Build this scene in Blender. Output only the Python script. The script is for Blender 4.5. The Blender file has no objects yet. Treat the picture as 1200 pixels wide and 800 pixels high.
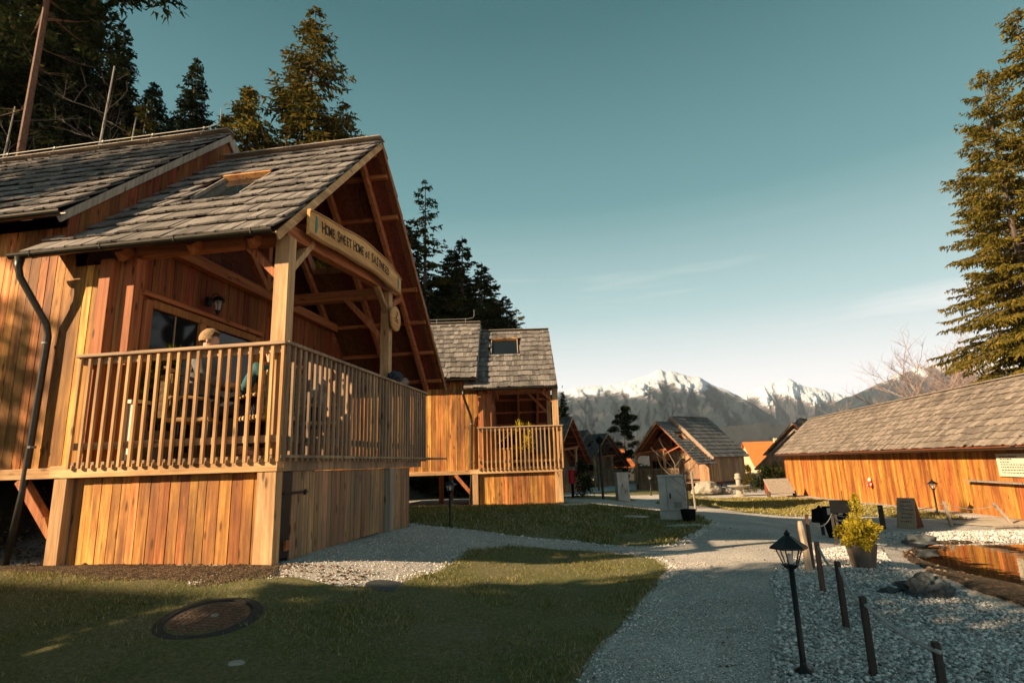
import bpy, bmesh, math, random
import numpy as np
from mathutils import Vector, Matrix, noise
R = math.radians
SC = bpy.context.scene
COL = SC.collection
# ------------------------------------------------------------------ camera, sky, sun, exposure
CAM_H = 1.2
cd = bpy.data.cameras.new("camera"); cam = bpy.data.objects.new("camera", cd); COL.objects.link(cam)
cd.sensor_width = 36; cd.lens = 671.59/1200*36; cd.clip_start = .05; cd.clip_end = 20000
def _cam():
    pitch, roll, yaw = .2106, -.0329, .1567
    cy, sy = math.cos(yaw), math.sin(yaw)
    fw = Vector((-sy, cy, 0)); rt = Vector((cy, sy, 0)); up = Vector((0, 0, 1))
    f = fw*math.cos(pitch)+up*math.sin(pitch); u = -fw*math.sin(pitch)+up*math.cos(pitch)
    r = rt*math.cos(roll)+u*math.sin(roll); u2 = -rt*math.sin(roll)+u*math.cos(roll)
    m = Matrix((r, u2, -f)).transposed().to_4x4(); m.translation = (0, 0, CAM_H)
    return m
cam.matrix_world = _cam(); SC.camera = cam
SUN_EL, SUN_AZ = 24.5, (-.815, -.58)          # azimuth: horizontal direction towards the sun
W = bpy.data.worlds.new("World"); SC.world = W; W.use_nodes = True
nt = W.node_tree; nt.nodes.clear()
def wn(t, **k):
    n = nt.nodes.new(t)
    for a, b in k.items(): setattr(n, a, b)
    return n
sky = wn('ShaderNodeTexSky', sky_type='NISHITA', sun_disc=False, sun_elevation=R(SUN_EL),
         sun_rotation=math.atan2(SUN_AZ[0], SUN_AZ[1]), altitude=500, air_density=1.0, dust_density=2.5, ozone_density=2.0)
tc = wn('ShaderNodeTexCoord'); sep = wn('ShaderNodeSeparateXYZ'); nt.links.new(tc.outputs['Generated'], sep.inputs[0])
ramp = wn('ShaderNodeValToRGB'); nt.links.new(sep.outputs['Z'], ramp.inputs[0])
cr = ramp.color_ramp
SKYR = [(0.0, (10.6, 9.0, 8.8)), (.06, (9.9, 8.6, 8.4)), (.13, (7.8, 7.6, 7.5)), (.24, (3.7, 5.2, 5.25)), (.42, (1.05, 2.6, 2.75)), (.66, (.26, 1.2, 1.35)), (1.0, (.25, .9, 1.05))]
while len(cr.elements) < len(SKYR): cr.elements.new(.5)
for e, (p, c) in zip(cr.elements, SKYR): e.position = p; e.color = (*[v/14 for v in c], 1)
vm = wn('ShaderNodeVectorMath', operation='SCALE'); vm.inputs['Scale'].default_value = 14.0; nt.links.new(ramp.outputs[0], vm.inputs[0])
# thin high cloud near the horizon
mp = wn('ShaderNodeMapping'); mp.inputs['Scale'].default_value = (1.2, 1.2, 14); mp.inputs['Rotation'].default_value = (.05, .03, 0)
nt.links.new(tc.outputs['Generated'], mp.inputs[0])
cn = wn('ShaderNodeTexNoise'); cn.inputs['Scale'].default_value = 2.2; cn.inputs['Detail'].default_value = 7; nt.links.new(mp.outputs[0], cn.inputs['Vector'])
cm = wn('ShaderNodeMapRange'); nt.links.new(cn.outputs[0], cm.inputs[0])
cm.inputs[1].default_value = .56; cm.inputs[2].default_value = .78
hm = wn('ShaderNodeMapRange'); nt.links.new(sep.outputs['Z'], hm.inputs[0])
hm.inputs[1].default_value = .38; hm.inputs[2].default_value = .10
cmul = wn('ShaderNodeMath', operation='MULTIPLY'); nt.links.new(cm.outputs[0], cmul.inputs[0]); nt.links.new(hm.outputs[0], cmul.inputs[1])
cm2 = wn('ShaderNodeMath', operation='MULTIPLY'); nt.links.new(cmul.outputs[0], cm2.inputs[0]); cm2.inputs[1].default_value = .6
mixn = wn('ShaderNodeMix', data_type='RGBA'); mixn.inputs[0].default_value = .95
nt.links.new(sky.outputs[0], mixn.inputs[6]); nt.links.new(vm.outputs[0], mixn.inputs[7])
mixc = wn('ShaderNodeMix', data_type='RGBA'); nt.links.new(cm2.outputs[0], mixc.inputs[0]); nt.links.new(mixn.outputs[2], mixc.inputs[6])
mixc.inputs[7].default_value = (11.0, 9.4, 9.2, 1)
bg = wn('ShaderNodeBackground'); bg.inputs[1].default_value = .05
nt.links.new(mixc.outputs[2], bg.inputs[0]); wo = wn('ShaderNodeOutputWorld'); nt.links.new(bg.outputs[0], wo.inputs[0])
sd = bpy.data.lights.new("sun", 'SUN'); sun = bpy.data.objects.new("sun", sd); COL.objects.link(sun)
sd.energy = 5.0; sd.angle = R(.6); sd.color = (1.0, .72, .44)
ce = math.cos(R(SUN_EL)); _n = math.hypot(*SUN_AZ)
sun.rotation_euler = Vector((SUN_AZ[0]/_n*ce, SUN_AZ[1]/_n*ce, math.sin(R(SUN_EL)))).to_track_quat('Z', 'Y').to_euler()
SC.view_settings.view_transform = 'Standard'; SC.view_settings.look = 'None'; SC.view_settings.gamma = 1
SC.view_settings.exposure = 1.38
SC.render.engine = 'CYCLES'
SC.cycles.use_denoising = True
SC.cycles.max_bounces = 6; SC.cycles.diffuse_bounces = 3; SC.cycles.volume_bounces = 1; SC.cycles.transparent_max_bounces = 8

rnd = random.Random(7)
def U(a, b): return rnd.uniform(a, b)
# ------------------------------------------------------------------ terrain shape
def ss(a, b, t):
    u = min(1, max(0, (t-a)/(b-a))); return u*u*(3-2*u)
POND = [(5.75, 12.1), (5.0, 10.7), (4.62, 9.4), (4.5, 8.5), (4.45, 7.6), (4.5, 6.0), (5.2, 4.2), (9, 4.0), (9.2, 11), (7.6, 12.15)]
def inpoly(x, y, P):
    c = False; n = len(P)
    for i in range(n):
        (x1, y1), (x2, y2) = P[i], P[i-1]
        if (y1 > y) != (y2 > y) and x < (x2-x1)*(y-y1)/(y2-y1)+x1: c = not c
    return c
def segd(x, y, P):
    d = 1e9
    for i in range(len(P)):
        (x1, y1), (x2, y2) = P[i-1], P[i]
        vx, vy = x2-x1, y2-y1; t = max(0, min(1, ((x-x1)*vx+(y-y1)*vy)/(vx*vx+vy*vy+1e-9)))
        d = min(d, math.hypot(x-x1-t*vx, y-y1-t*vy))
    return d
def terr(x, y):
    k = min(2.2, max(0, (y-8)*.3))
    z = .32*(1-ss(-3.2+k, -.3+k, x))*ss(2.5, 5, y)*(1-ss(22, 34, y))
    z -= .026*min(max(0, y-7), 46)
    z -= .38*ss(2.2, 5.5, x)*ss(3.5, 8, y)*(1-ss(10, 20, y)*.35)*(1-ss(28, 40, y)*.5)
    if 2 < x < 11 and 2.5 < y < 15:
        d = segd(x, y, POND); ins = inpoly(x, y, POND)
        s = -d if ins else d
        z -= .30*(1-ss(-.35, .45, s))
        z += .10*math.exp(-((s-1.0)/.5)**2)*(1 if y > 10 else .35)
    if x < -5 and 6 < y < 18: z += 1.05*ss(5.2, 7.6, -x)*ss(6.4, 9.5, y)*(1-ss(13, 17, y))
    if y > 18:
        z += .75*max(0, -x-11-max(0, (y-30))*.06)*ss(18, 26, y)*.8 if x > -60 else .75*49*ss(18, 26, y)*.8
    return z
# ------------------------------------------------------------------ materials
def M(name):
    m = bpy.data.materials.new(name); m.use_nodes = True
    t = m.node_tree; b = t.nodes['Principled BSDF']; return m, t, b
def N(t, ty, ins=None, **k):
    n = t.nodes.new(ty)
    for a, b in k.items(): setattr(n, a, b)
    for a, b in (ins or {}).items():
        if isinstance(b, bpy.types.NodeSocket): t.links.new(b, n.inputs[a])
        else: n.inputs[a].default_value = b
    return n
def c4(c): return (c[0], c[1], c[2], 1)
def flat(name, col, rough=.7, metal=0, var=.12, scale=8, bump=.0, spec=.3):
    m, t, b = M(name)
    tcn = N(t, 'ShaderNodeTexCoord')
    ns = N(t, 'ShaderNodeTexNoise', {'Vector': tcn.outputs['Object'], 'Scale': scale, 'Detail': 6})
    rp = N(t, 'ShaderNodeValToRGB', {0: ns.outputs[0]})
    rp.color_ramp.elements[0].position = .3; rp.color_ramp.elements[1].position = .7
    rp.color_ramp.elements[0].color = c4([v*(1-var) for v in col]); rp.color_ramp.elements[1].color = c4([v*(1+var) for v in col])
    t.links.new(rp.outputs[0], b.inputs['Base Color'])
    b.inputs['Roughness'].default_value = rough; b.inputs['Metallic'].default_value = metal; b.inputs['Specular IOR Level'].default_value = spec
    if bump:
        bp = N(t, 'ShaderNodeBump', {'Height': ns.outputs[0], 'Strength': bump, 'Distance': .02}); t.links.new(bp.outputs[0], b.inputs['Normal'])
    return m
def wood(name, a, b_, grain='Z', var=.35, stain=None, rough=.72, knots=True):
    """planks: grain stretched along one object axis, tone changing from board to board, knots and stains"""
    m, t, b = M(name)
    tcn = N(t, 'ShaderNodeTexCoord'); geo = N(t, 'ShaderNodeNewGeometry')
    isl = geo.outputs['Random Per Island']
    sc = {'Z': (26, 26, 1.1), 'X': (1.1, 26, 26), 'Y': (26, 1.1, 26), 'N': (5, 5, 5)}[grain]
    off = N(t, 'ShaderNodeMath', {0: isl, 1: 37.0}, operation='MULTIPLY')
    addv = N(t, 'ShaderNodeVectorMath', {0: tcn.outputs['Object'], 1: off.outputs[0]}, operation='ADD')
    mpn = N(t, 'ShaderNodeMapping', {'Vector': addv.outputs[0], 'Scale': sc})
    n1 = N(t, 'ShaderNodeTexNoise', {'Vector': mpn.outputs[0], 'Scale': 1.0, 'Detail': 6, 'Roughness': .68, 'Distortion': .15})
    r1 = N(t, 'ShaderNodeValToRGB', {0: n1.outputs[0]})
    r1.color_ramp.elements[0].position = .37; r1.color_ramp.elements[1].position = .62
    r1.color_ramp.elements[0].color = c4(a); r1.color_ramp.elements[1].color = c4(b_)
    hv = N(t, 'ShaderNodeHueSaturation', {'Color': r1.outputs[0]})
    mr = N(t, 'ShaderNodeMapRange', {0: isl, 3: 1-var, 4: 1+var*.8}); t.links.new(mr.outputs[0], hv.inputs['Value'])
    m2 = N(t, 'ShaderNodeMath', {0: isl, 1: 7.31}, operation='MULTIPLY'); m3 = N(t, 'ShaderNodeMath', {0: m2.outputs[0]}, operation='FRACT')
    mr2 = N(t, 'ShaderNodeMapRange', {0: m3.outputs[0], 3: .482, 4: .515}); t.links.new(mr2.outputs[0], hv.inputs['Hue'])
    col = hv.outputs[0]
    # dirt and weather stains
    ssc = {'Z': (2.6, 2.6, .55), 'X': (.55, 2.6, 2.6), 'Y': (2.6, .55, 2.6), 'N': (2, 2, 2)}[grain]
    ms = N(t, 'ShaderNodeMapping', {'Vector': tcn.outputs['Object'], 'Scale': ssc})
    n2 = N(t, 'ShaderNodeTexNoise', {'Vector': ms.outputs[0], 'Scale': 1.0, 'Detail': 7, 'Roughness': .7, 'Distortion': .3})
    if stain:
        mm = N(t, 'ShaderNodeMapRange', {0: n2.outputs[0], 1: .43, 2: .64, 3: 0.0, 4: .88})
        mx = N(t, 'ShaderNodeMix', {0: mm.outputs[0], 6: col, 7: c4(stain)}, data_type='RGBA'); col = mx.outputs[2]
    if knots:
        sk = {'Z': (9, 9, 2.6), 'X': (2.6, 9, 9), 'Y': (9, 2.6, 9), 'N': (5, 5, 5)}[grain]
        mk = N(t, 'ShaderNodeMapping', {'Vector': addv.outputs[0], 'Scale': sk})
        vo = N(t, 'ShaderNodeTexVoronoi', {'Vector': mk.outputs[0], 'Scale': 1.0})
        kk = N(t, 'ShaderNodeMapRange', {0: vo.outputs['Distance'], 1: .09, 2: .19, 3: .8, 4: 0.0})
        mx = N(t, 'ShaderNodeMix', {0: kk.outputs[0], 6: col, 7: c4([v*.2 for v in a])}, data_type='RGBA'); col = mx.outputs[2]
    t.links.new(col, b.inputs['Base Color']); b.inputs['Roughness'].default_value = rough; b.inputs['Specular IOR Level'].default_value = .25
    bp = N(t, 'ShaderNodeBump', {'Height': n1.outputs[0], 'Strength': .35, 'Distance': .01}); t.links.new(bp.outputs[0], b.inputs['Normal'])
    return m
def shake_mat(name, a, b_, moss=None):
    m, t, b = M(name)
    tcn = N(t, 'ShaderNodeTexCoord'); geo = N(t, 'ShaderNodeNewGeometry'); isl = geo.outputs['Random Per Island']
    off = N(t, 'ShaderNodeMath', {0: isl, 1: 31.0}, operation='MULTIPLY')
    addv = N(t, 'ShaderNodeVectorMath', {0: tcn.outputs['Object'], 1: off.outputs[0]}, operation='ADD')
    mpn = N(t, 'ShaderNodeMapping', {'Vector': addv.outputs[0], 'Scale': (45, 4, 4)})
    n1 = N(t, 'ShaderNodeTexNoise', {'Vector': mpn.outputs[0], 'Scale': 1.0, 'Detail': 7, 'Roughness': .7})
    r1 = N(t, 'ShaderNodeValToRGB', {0: n1.outputs[0]})
    r1.color_ramp.elements[0].position = .3; r1.color_ramp.elements[1].position = .7
    r1.color_ramp.elements[0].color = c4(a); r1.color_ramp.elements[1].color = c4(b_)
    mr = N(t, 'ShaderNodeMapRange', {0: isl, 3: .58, 4: 1.35})
    hv = N(t, 'ShaderNodeHueSaturation', {'Color': r1.outputs[0], 'Value': mr.outputs[0]})
    n2 = N(t, 'ShaderNodeTexNoise', {'Vector': tcn.outputs['Object'], 'Scale': .9, 'Detail': 8, 'Roughness': .7})
    mm = N(t, 'ShaderNodeMapRange', {0: n2.outputs[0], 1: .48, 2: .7, 3: 0.0, 4: .6})
    mx = N(t, 'ShaderNodeMix', {0: mm.outputs[0], 6: hv.outputs[0], 7: c4(moss or [v*.55 for v in a])}, data_type='RGBA')
    t.links.new(mx.outputs[2], b.inputs['Base Color']); b.inputs['Roughness'].default_value = .8; b.inputs['Specular IOR Level'].default_value = .25
    bp = N(t, 'ShaderNodeBump', {'Height': n1.outputs[0], 'Strength': .7, 'Distance': .012}); t.links.new(bp.outputs[0], b.inputs['Normal'])
    return m
def leaf_mat(name, c1, c2, c3=None, trans=.25):
    m, t, b = M(name)
    geo = N(t, 'ShaderNodeNewGeometry'); rp = N(t, 'ShaderNodeValToRGB', {0: geo.outputs['Random Per Island']})
    cr_ = rp.color_ramp; cr_.elements[0].color = c4(c1); cr_.elements[1].color = c4(c2)
    if c3: e = cr_.elements.new(.72); e.color = c4(c2); cr_.elements[-1].color = c4(c3)
    df = N(t, 'ShaderNodeBsdfDiffuse', {'Color': rp.outputs[0]}); tr = N(t, 'ShaderNodeBsdfTranslucent', {'Color': rp.outputs[0]})
    mx = N(t, 'ShaderNodeMixShader', {0: trans, 1: df.outputs[0], 2: tr.outputs[0]})
    t.links.new(mx.outputs[0], t.nodes['Material Output'].inputs[0]); t.nodes.remove(b)
    return m
def glass_mat(name, col=(.008, .011, .013)):
    m, t, b = M(name)
    b.inputs['Base Color'].default_value = c4(col); b.inputs['Roughness'].default_value = .06; b.inputs['Specular IOR Level'].default_value = .25
    return m
def gravel_mat(name, c1, c2, scale, disp=.02, far=None):
    m, t, b = M(name)
    tcn = N(t, 'ShaderNodeTexCoord'); v = tcn.outputs['Object']
    vo = N(t, 'ShaderNodeTexVoronoi', {'Vector': v, 'Scale': scale, 'Randomness': 1.0})
    v2 = N(t, 'ShaderNodeTexVoronoi', {'Vector': v, 'Scale': scale*2.7})
    hs = N(t, 'ShaderNodeSeparateColor', {0: vo.outputs['Color']})
    rp = N(t, 'ShaderNodeValToRGB', {0: hs.outputs[0]})
    rp.color_ramp.elements[0].color = c4(c1); rp.color_ramp.elements[1].color = c4(c2)
    ds = N(t, 'ShaderNodeMapRange', {0: vo.outputs['Distance'], 1: .35, 2: .75, 3: 1.0, 4: .45})
    big = N(t, 'ShaderNodeTexNoise', {'Vector': v, 'Scale': .7, 'Detail': 6, 'Roughness': .65})
    bm = N(t, 'ShaderNodeMapRange', {0: big.outputs[0], 1: .32, 2: .68, 3: .78, 4: 1.2})
    mu = N(t, 'ShaderNodeMath', {0: ds.outputs[0], 1: bm.outputs[0]}, operation='MULTIPLY')
    vs = N(t, 'ShaderNodeVectorMath', {0: rp.outputs[0], 'Scale': mu.outputs[0]}, operation='SCALE')
    col = vs.outputs[0]
    # soil and dead leaves between the stones
    n3 = N(t, 'ShaderNodeTexNoise', {'Vector': v, 'Scale': 3.1, 'Detail': 8, 'Roughness': .75})
    m3 = N(t, 'ShaderNodeMapRange', {0: n3.outputs[0], 1: .58, 2: .7, 3: 0.0, 4: .55})
    mx = N(t, 'ShaderNodeMix', {0: m3.outputs[0], 6: col, 7: (.11, .085, .06, 1)}, data_type='RGBA'); col = mx.outputs[2]
    if far:
        sp = N(t, 'ShaderNodeSeparateXYZ', {0: v})
        n4 = N(t, 'ShaderNodeTexNoise', {'Vector': v, 'Scale': .12, 'Detail': 4})
        fy = N(t, 'ShaderNodeMath', {0: n4.outputs[0], 1: 14.0}, operation='MULTIPLY')
        fz = N(t, 'ShaderNodeMath', {0: sp.outputs['Y'], 1: fy.outputs[0]}, operation='SUBTRACT')
        fm = N(t, 'ShaderNodeMapRange', {0: fz.outputs[0], 1: 52.0, 2: 56.0})
        # hillside and everything left of the huts is leaf litter
        lx = N(t, 'ShaderNodeMapRange', {0: sp.outputs['X'], 1: -7.4, 2: -8.0})
        mxx = N(t, 'ShaderNodeMath', {0: fm.outputs[0], 1: lx.outputs[0]}, operation='MAXIMUM')
        mx = N(t, 'ShaderNodeMix', {0: mxx.outputs[0], 6: col, 7: c4(far)}, data_type='RGBA'); col = mx.outputs[2]
    t.links.new(col, b.inputs['Base Color']); b.inputs['Roughness'].default_value = .85; b.inputs['Specular IOR Level'].default_value = .2
    ad = N(t, 'ShaderNodeMath', {0: vo.outputs['Distance'], 1: v2.outputs['Distance']}, operation='ADD')
    bp = N(t, 'ShaderNodeBump', {'Height': ad.outputs[0], 'Strength': .9, 'Distance': disp}); bp.invert = True
    t.links.new(bp.outputs[0], b.inputs['Normal'])
    return m
def lawn_mat(name):
    m, t, b = M(name)
    tcn = N(t, 'ShaderNodeTexCoord'); v = tcn.outputs['Object']
    n1 = N(t, 'ShaderNodeTexNoise', {'Vector': v, 'Scale': 1.1, 'Detail': 7, 'Roughness': .7})
    n2 = N(t, 'ShaderNodeTexNoise', {'Vector': v, 'Scale': 38, 'Detail': 5, 'Roughness': .8})
    r1 = N(t, 'ShaderNodeValToRGB', {0: n1.outputs[0]}); cr_ = r1.color_ramp
    cr_.elements[0].position = .3; cr_.elements[0].color = (.26, .215, .135, 1); cr_.elements[1].position = .72; cr_.elements[1].color = (.14, .16, .055, 1)
    e = cr_.elements.new(.5); e.color = (.20, .19, .09, 1)
    m2 = N(t, 'ShaderNodeMapRange', {0: n2.outputs[0], 1: .3, 2: .7, 3: .45, 4: 1.5})
    vs = N(t, 'ShaderNodeVectorMath', {0: r1.outputs[0], 'Scale': m2.outputs[0]}, operation='SCALE')
    t.links.new(vs.outputs[0], b.inputs['Base Color']); b.inputs['Roughness'].default_value = .95; b.inputs['Specular IOR Level'].default_value = .1
    bp = N(t, 'ShaderNodeBump', {'Height': n2.outputs[0], 'Strength': 1.0, 'Distance': .04}); t.links.new(bp.outputs[0], b.inputs['Normal'])
    return m
MT = dict(
    larch=wood('larch_boards', (.30, .105, .024), (.72, .34, .085), 'Z', .5, stain=(.13, .055, .024)),
    larch_pale=wood('pale_larch_boards', (.34, .16, .05), (.56, .31, .10), 'Z', .28, stain=(.25, .10, .04)),
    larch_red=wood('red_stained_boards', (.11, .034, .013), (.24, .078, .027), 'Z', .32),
    larch_old=wood('weathered_larch_boards', (.20, .11, .055), (.46, .27, .14), 'Z', .34, stain=(.17, .12, .085)),
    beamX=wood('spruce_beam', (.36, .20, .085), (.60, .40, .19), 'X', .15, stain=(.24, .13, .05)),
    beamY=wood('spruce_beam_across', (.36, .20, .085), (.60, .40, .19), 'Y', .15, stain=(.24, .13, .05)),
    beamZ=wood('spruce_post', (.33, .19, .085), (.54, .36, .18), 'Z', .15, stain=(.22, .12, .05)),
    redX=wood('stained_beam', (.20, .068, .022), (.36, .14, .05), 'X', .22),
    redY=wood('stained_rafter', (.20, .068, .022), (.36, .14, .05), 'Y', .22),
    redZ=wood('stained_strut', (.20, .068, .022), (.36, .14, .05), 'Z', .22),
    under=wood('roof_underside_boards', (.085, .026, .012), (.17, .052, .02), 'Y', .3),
    rail=wood('rail_timber', (.19, .125, .075), (.36, .25, .15), 'Z', .3, stain=(.14, .10, .07)),
    rail_sunlit=wood('sunlit_rail_timber', (.31, .17, .065), (.54, .33, .13), 'Z', .32, stain=(.20, .11, .05)),  # rail timber with the sun on the front railing put into its colour
    railX=wood('hand_rail_timber', (.22, .15, .09), (.40, .28, .17), 'X', .2),
    grey=wood('grey_timber', (.17, .145, .12), (.30, .26, .21), 'Z', .25),
    shake=shake_mat('wood_shakes', (.085, .078, .074), (.27, .245, .225)),
    shake_dark=shake_mat('grey_shakes', (.065, .07, .075), (.15, .155, .155)),
    shake_warm=shake_mat('warm_shakes', (.12, .10, .088), (.29, .245, .205)),
    metal=flat('dark_gutter_metal', (.045, .042, .034), .38, .6, .2, 20),
    black=flat('black_painted_metal', (.012, .014, .015), .4, .3, .2, 20),
    iron=flat('galvanised_wire', (.22, .22, .20), .6, .3, .1, 20),
    glass=glass_mat('dark_glass'),
    leafgreen=leaf_mat('potted_leaves', (.06, .09, .015), (.16, .17, .03)),
)
# ------------------------------------------------------------------ mesh helpers
class MB:
    def __init__(s): s.v = []; s.f = []
    def add(s, vs, fs):
        o = len(s.v); s.v += [tuple(p) for p in vs]; s.f += [tuple(i+o for i in f) for f in fs]; return s
    def box(s, c, d, rot=None):
        c = Vector(c); h = Vector(d)/2
        vs = [Vector((x*h.x, y*h.y, z*h.z)) for x in (-1, 1) for y in (-1, 1) for z in (-1, 1)]
        if rot is not None: vs = [rot @ p for p in vs]
        return s.add([p+c for p in vs], [(0, 1, 3, 2), (4, 6, 7, 5), (0, 4, 5, 1), (2, 3, 7, 6), (0, 2, 6, 4), (1, 5, 7, 3)])
    def bx(s, x0, x1, y0, y1, z0, z1): return s.box(((x0+x1)/2, (y0+y1)/2, (z0+z1)/2), (abs(x1-x0), abs(y1-y0), abs(z1-z0)))
    def beam(s, p0, p1, w, h, up=(0, 0, 1), w1=None, h1=None):
        p0, p1 = Vector(p0), Vector(p1); d = (p1-p0).normalized(); up = Vector(up)
        if abs(d.dot(up)) > .98: up = Vector((0, 1, 0))
        sx = d.cross(up).normalized(); u = sx.cross(d); vs = []
        for p, ww, hh in ((p0, w, h), (p1, w1 or w, h1 or h)):
            for a, b in ((-1, -1), (1, -1), (1, 1), (-1, 1)): vs.append(p+sx*a*ww/2+u*b*hh/2)
        return s.add(vs, [(3, 2, 1, 0), (4, 5, 6, 7), (0, 1, 5, 4), (1, 2, 6, 5), (2, 3, 7, 6), (3, 0, 4, 7)])
    def tube(s, pts, r, n=8, cap=True):
        pts = [Vector(p) for p in pts]; rs = r if isinstance(r, (list, tuple)) else [r]*len(pts); vs = []; fs = []
        ref = None
        for i, p in enumerate(pts):
            d = (pts[min(i+1, len(pts)-1)]-pts[max(i-1, 0)]).normalized()
            if ref is None:
                ref = Vector((0, 0, 1)) if abs(d.z) < .9 else Vector((1, 0, 0))
            a = (ref-d*ref.dot(d)).normalized(); b = d.cross(a); ref = a
            for k in range(n):
                t = 2*math.pi*k/n; vs.append(p+(a*math.cos(t)+b*math.sin(t))*rs[i])
        for i in range(len(pts)-1):
            for k in range(n): fs.append((i*n+k, i*n+(k+1) % n, (i+1)*n+(k+1) % n, (i+1)*n+k))
        if cap: fs.append(tuple(range(n-1, -1, -1))); fs.append(tuple(range((len(pts)-1)*n, len(pts)*n)))
        return s.add(vs, fs)
    def lathe(s, prof, c=(0, 0, 0), n=20, ax=None, jit=0):
        vs = []; fs = []; c = Vector(c)
        for r, z in prof:
            for k in range(n):
                t = 2*math.pi*k/n; p = Vector((r*math.cos(t), r*math.sin(t), z))
                if ax is not None: p = ax @ p
                vs.append(c+p)
        for i in range(len(prof)-1):
            for k in range(n): fs.append((i*n+k, i*n+(k+1) % n, (i+1)*n+(k+1) % n, (i+1)*n+k))
        fs.append(tuple(range(n-1, -1, -1))); fs.append(tuple(range((len(prof)-1)*n, len(prof)*n)))
        return s.add(vs, fs)
    def prism(s, pts, d):
        """closed outline (list of 3D points) pushed by vector d"""
        n = len(pts); d = Vector(d); a = [Vector(p) for p in pts]; b = [p+d for p in a]
        return s.add(a+b, [tuple(range(n-1, -1, -1)), tuple(range(n, 2*n))]+[(i, (i+1) % n, n+(i+1) % n, n+i) for i in range(n)])
    def build(s, name, mat, parent=None, bevel=0, smooth=False):
        me = bpy.data.meshes.new(name); me.from_pydata(s.v, [], s.f); me.validate(); me.update()
        bm = bmesh.new(); bm.from_mesh(me); bmesh.ops.recalc_face_normals(bm, faces=bm.faces); bm.to_mesh(me); bm.free()
        o = bpy.data.objects.new(name, me); COL.objects.link(o)
        me.materials.append(MT[mat] if isinstance(mat, str) else mat)
        if parent: o.parent = parent
        if smooth:
            me.shade_smooth()
        if bevel:
            m = o.modifiers.new('bevel', 'BEVEL'); m.width = bevel; m.segments = 1; m.limit_method = 'ANGLE'
        return o
def raw(name, V, F, mat, parent=None, n=3, smooth=False):
    """fast mesh from numpy arrays: V (k,3), F (m,n)"""
    me = bpy.data.meshes.new(name); V = np.asarray(V, np.float32); F = np.asarray(F, np.int32)
    me.vertices.add(len(V)); me.vertices.foreach_set('co', V.ravel())
    me.loops.add(F.size); me.loops.foreach_set('vertex_index', F.ravel())
    me.polygons.add(len(F)); me.polygons.foreach_set('loop_start', np.arange(0, F.size, n, dtype=np.int32))
    try: me.polygons.foreach_set('loop_total', np.full(len(F), n, np.int32))
    except Exception: pass
    me.update(calc_edges=True); me.validate()
    o = bpy.data.objects.new(name, me); COL.objects.link(o); me.materials.append(MT[mat] if isinstance(mat, str) else mat)
    if parent: o.parent = parent
    if smooth: me.shade_smooth()
    return o
def tag(o, label=None, cat=None, group=None, kind=None):
    if label: o['label'] = label
    if cat: o['category'] = cat
    if group: o['group'] = group
    if kind: o['kind'] = kind
    return o
def thing(name, label, cat, loc=(0, 0, 0), rz=0, group=None, scale=1):
    o = bpy.data.objects.new(name, None); COL.objects.link(o); o.location = loc; o.rotation_euler = (0, 0, rz); o.empty_display_size = .1
    o.scale = (scale,)*3 if isinstance(scale, (int, float)) else scale
    return tag(o, label, cat, group)
def dup(root, loc, rz=0, label=None, group=None, scale=None):
    r = root.copy(); COL.objects.link(r); r.location = loc; r.rotation_euler = (0, 0, rz)
    if scale: r.scale = (scale,)*3 if isinstance(scale, (int, float)) else scale
    if label: r['label'] = label
    if group: r['group'] = group
    for ch in list(root.children):
        c = ch.copy(); COL.objects.link(c); c.parent = r
        for g_ in list(ch.children):
            d = g_.copy(); COL.objects.link(d); d.parent = c
    return r
def text_mesh(txt, size, name, mat, parent, M4, extrude=.002, align='CENTER', sx=1):
    cu = bpy.data.curves.new(name, 'FONT'); cu.offset = .0035; cu.body = txt; cu.size = size; cu.extrude = extrude; cu.align_x = align; cu.align_y = 'CENTER'
    to = bpy.data.objects.new(name, cu); COL.objects.link(to); bpy.context.view_layer.update()
    me = bpy.data.meshes.new_from_object(to.evaluated_get(bpy.context.evaluated_depsgraph_get()))
    bpy.data.objects.remove(to)
    me.transform(Matrix.Diagonal((sx, 1, 1, 1))); me.transform(M4); me.materials.clear(); me.materials.append(MT[mat] if isinstance(mat, str) else mat)
    o = bpy.data.objects.new(name, me); COL.objects.link(o)
    if parent: o.parent = parent
    return o
# ------------------------------------------------------------------ ground, lawns, paths, water
def grid_axis(lo, mid0, mid1, hi, fine, grow):
    a = [mid0]
    while a[-1] < mid1: a.append(a[-1]+fine)
    s = fine
    while a[-1] < hi: s *= grow; a.append(a[-1]+s)
    b = [mid0]; s = fine
    while b[-1] > lo: s *= grow; b.append(b[-1]-s)
    return sorted(set(b[1:]+a))
def make_ground():
    xs = grid_axis(-3500, -4, 10, 3500, .16, 1.09); ys = grid_axis(-300, 1.5, 15, 5200, .16, 1.06)
    V = []; F = []
    for y in ys:
        for x in xs:
            z = terr(x, y)
            if y > 90: z = z-min(.02*(y-90), 25)*1.0
            if 1 < y < 20 and -6 < x < 9: z += .012*noise.noise(Vector((x*1.3, y*1.3, 0)))+.006*noise.noise(Vector((x*5, y*5, 3)))
            V.append((x, y, z))
    nx = len(xs)
    for j in range(len(ys)-1):
        for i in range(nx-1): F.append((j*nx+i, j*nx+i+1, (j+1)*nx+i+1, (j+1)*nx+i))
    MT['gravel'] = gravel_mat('gravel', (.44, .41, .38), (.90, .85, .80), 88, .010, far=(.055, .045, .028))
    o = raw('ground', V, F, 'gravel', n=4, smooth=True); tag(o, 'pale crushed gravel ground running between the huts', kind='structure'); return o
make_ground()
MT['lawn'] = lawn_mat('lawn_turf'); 
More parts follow.
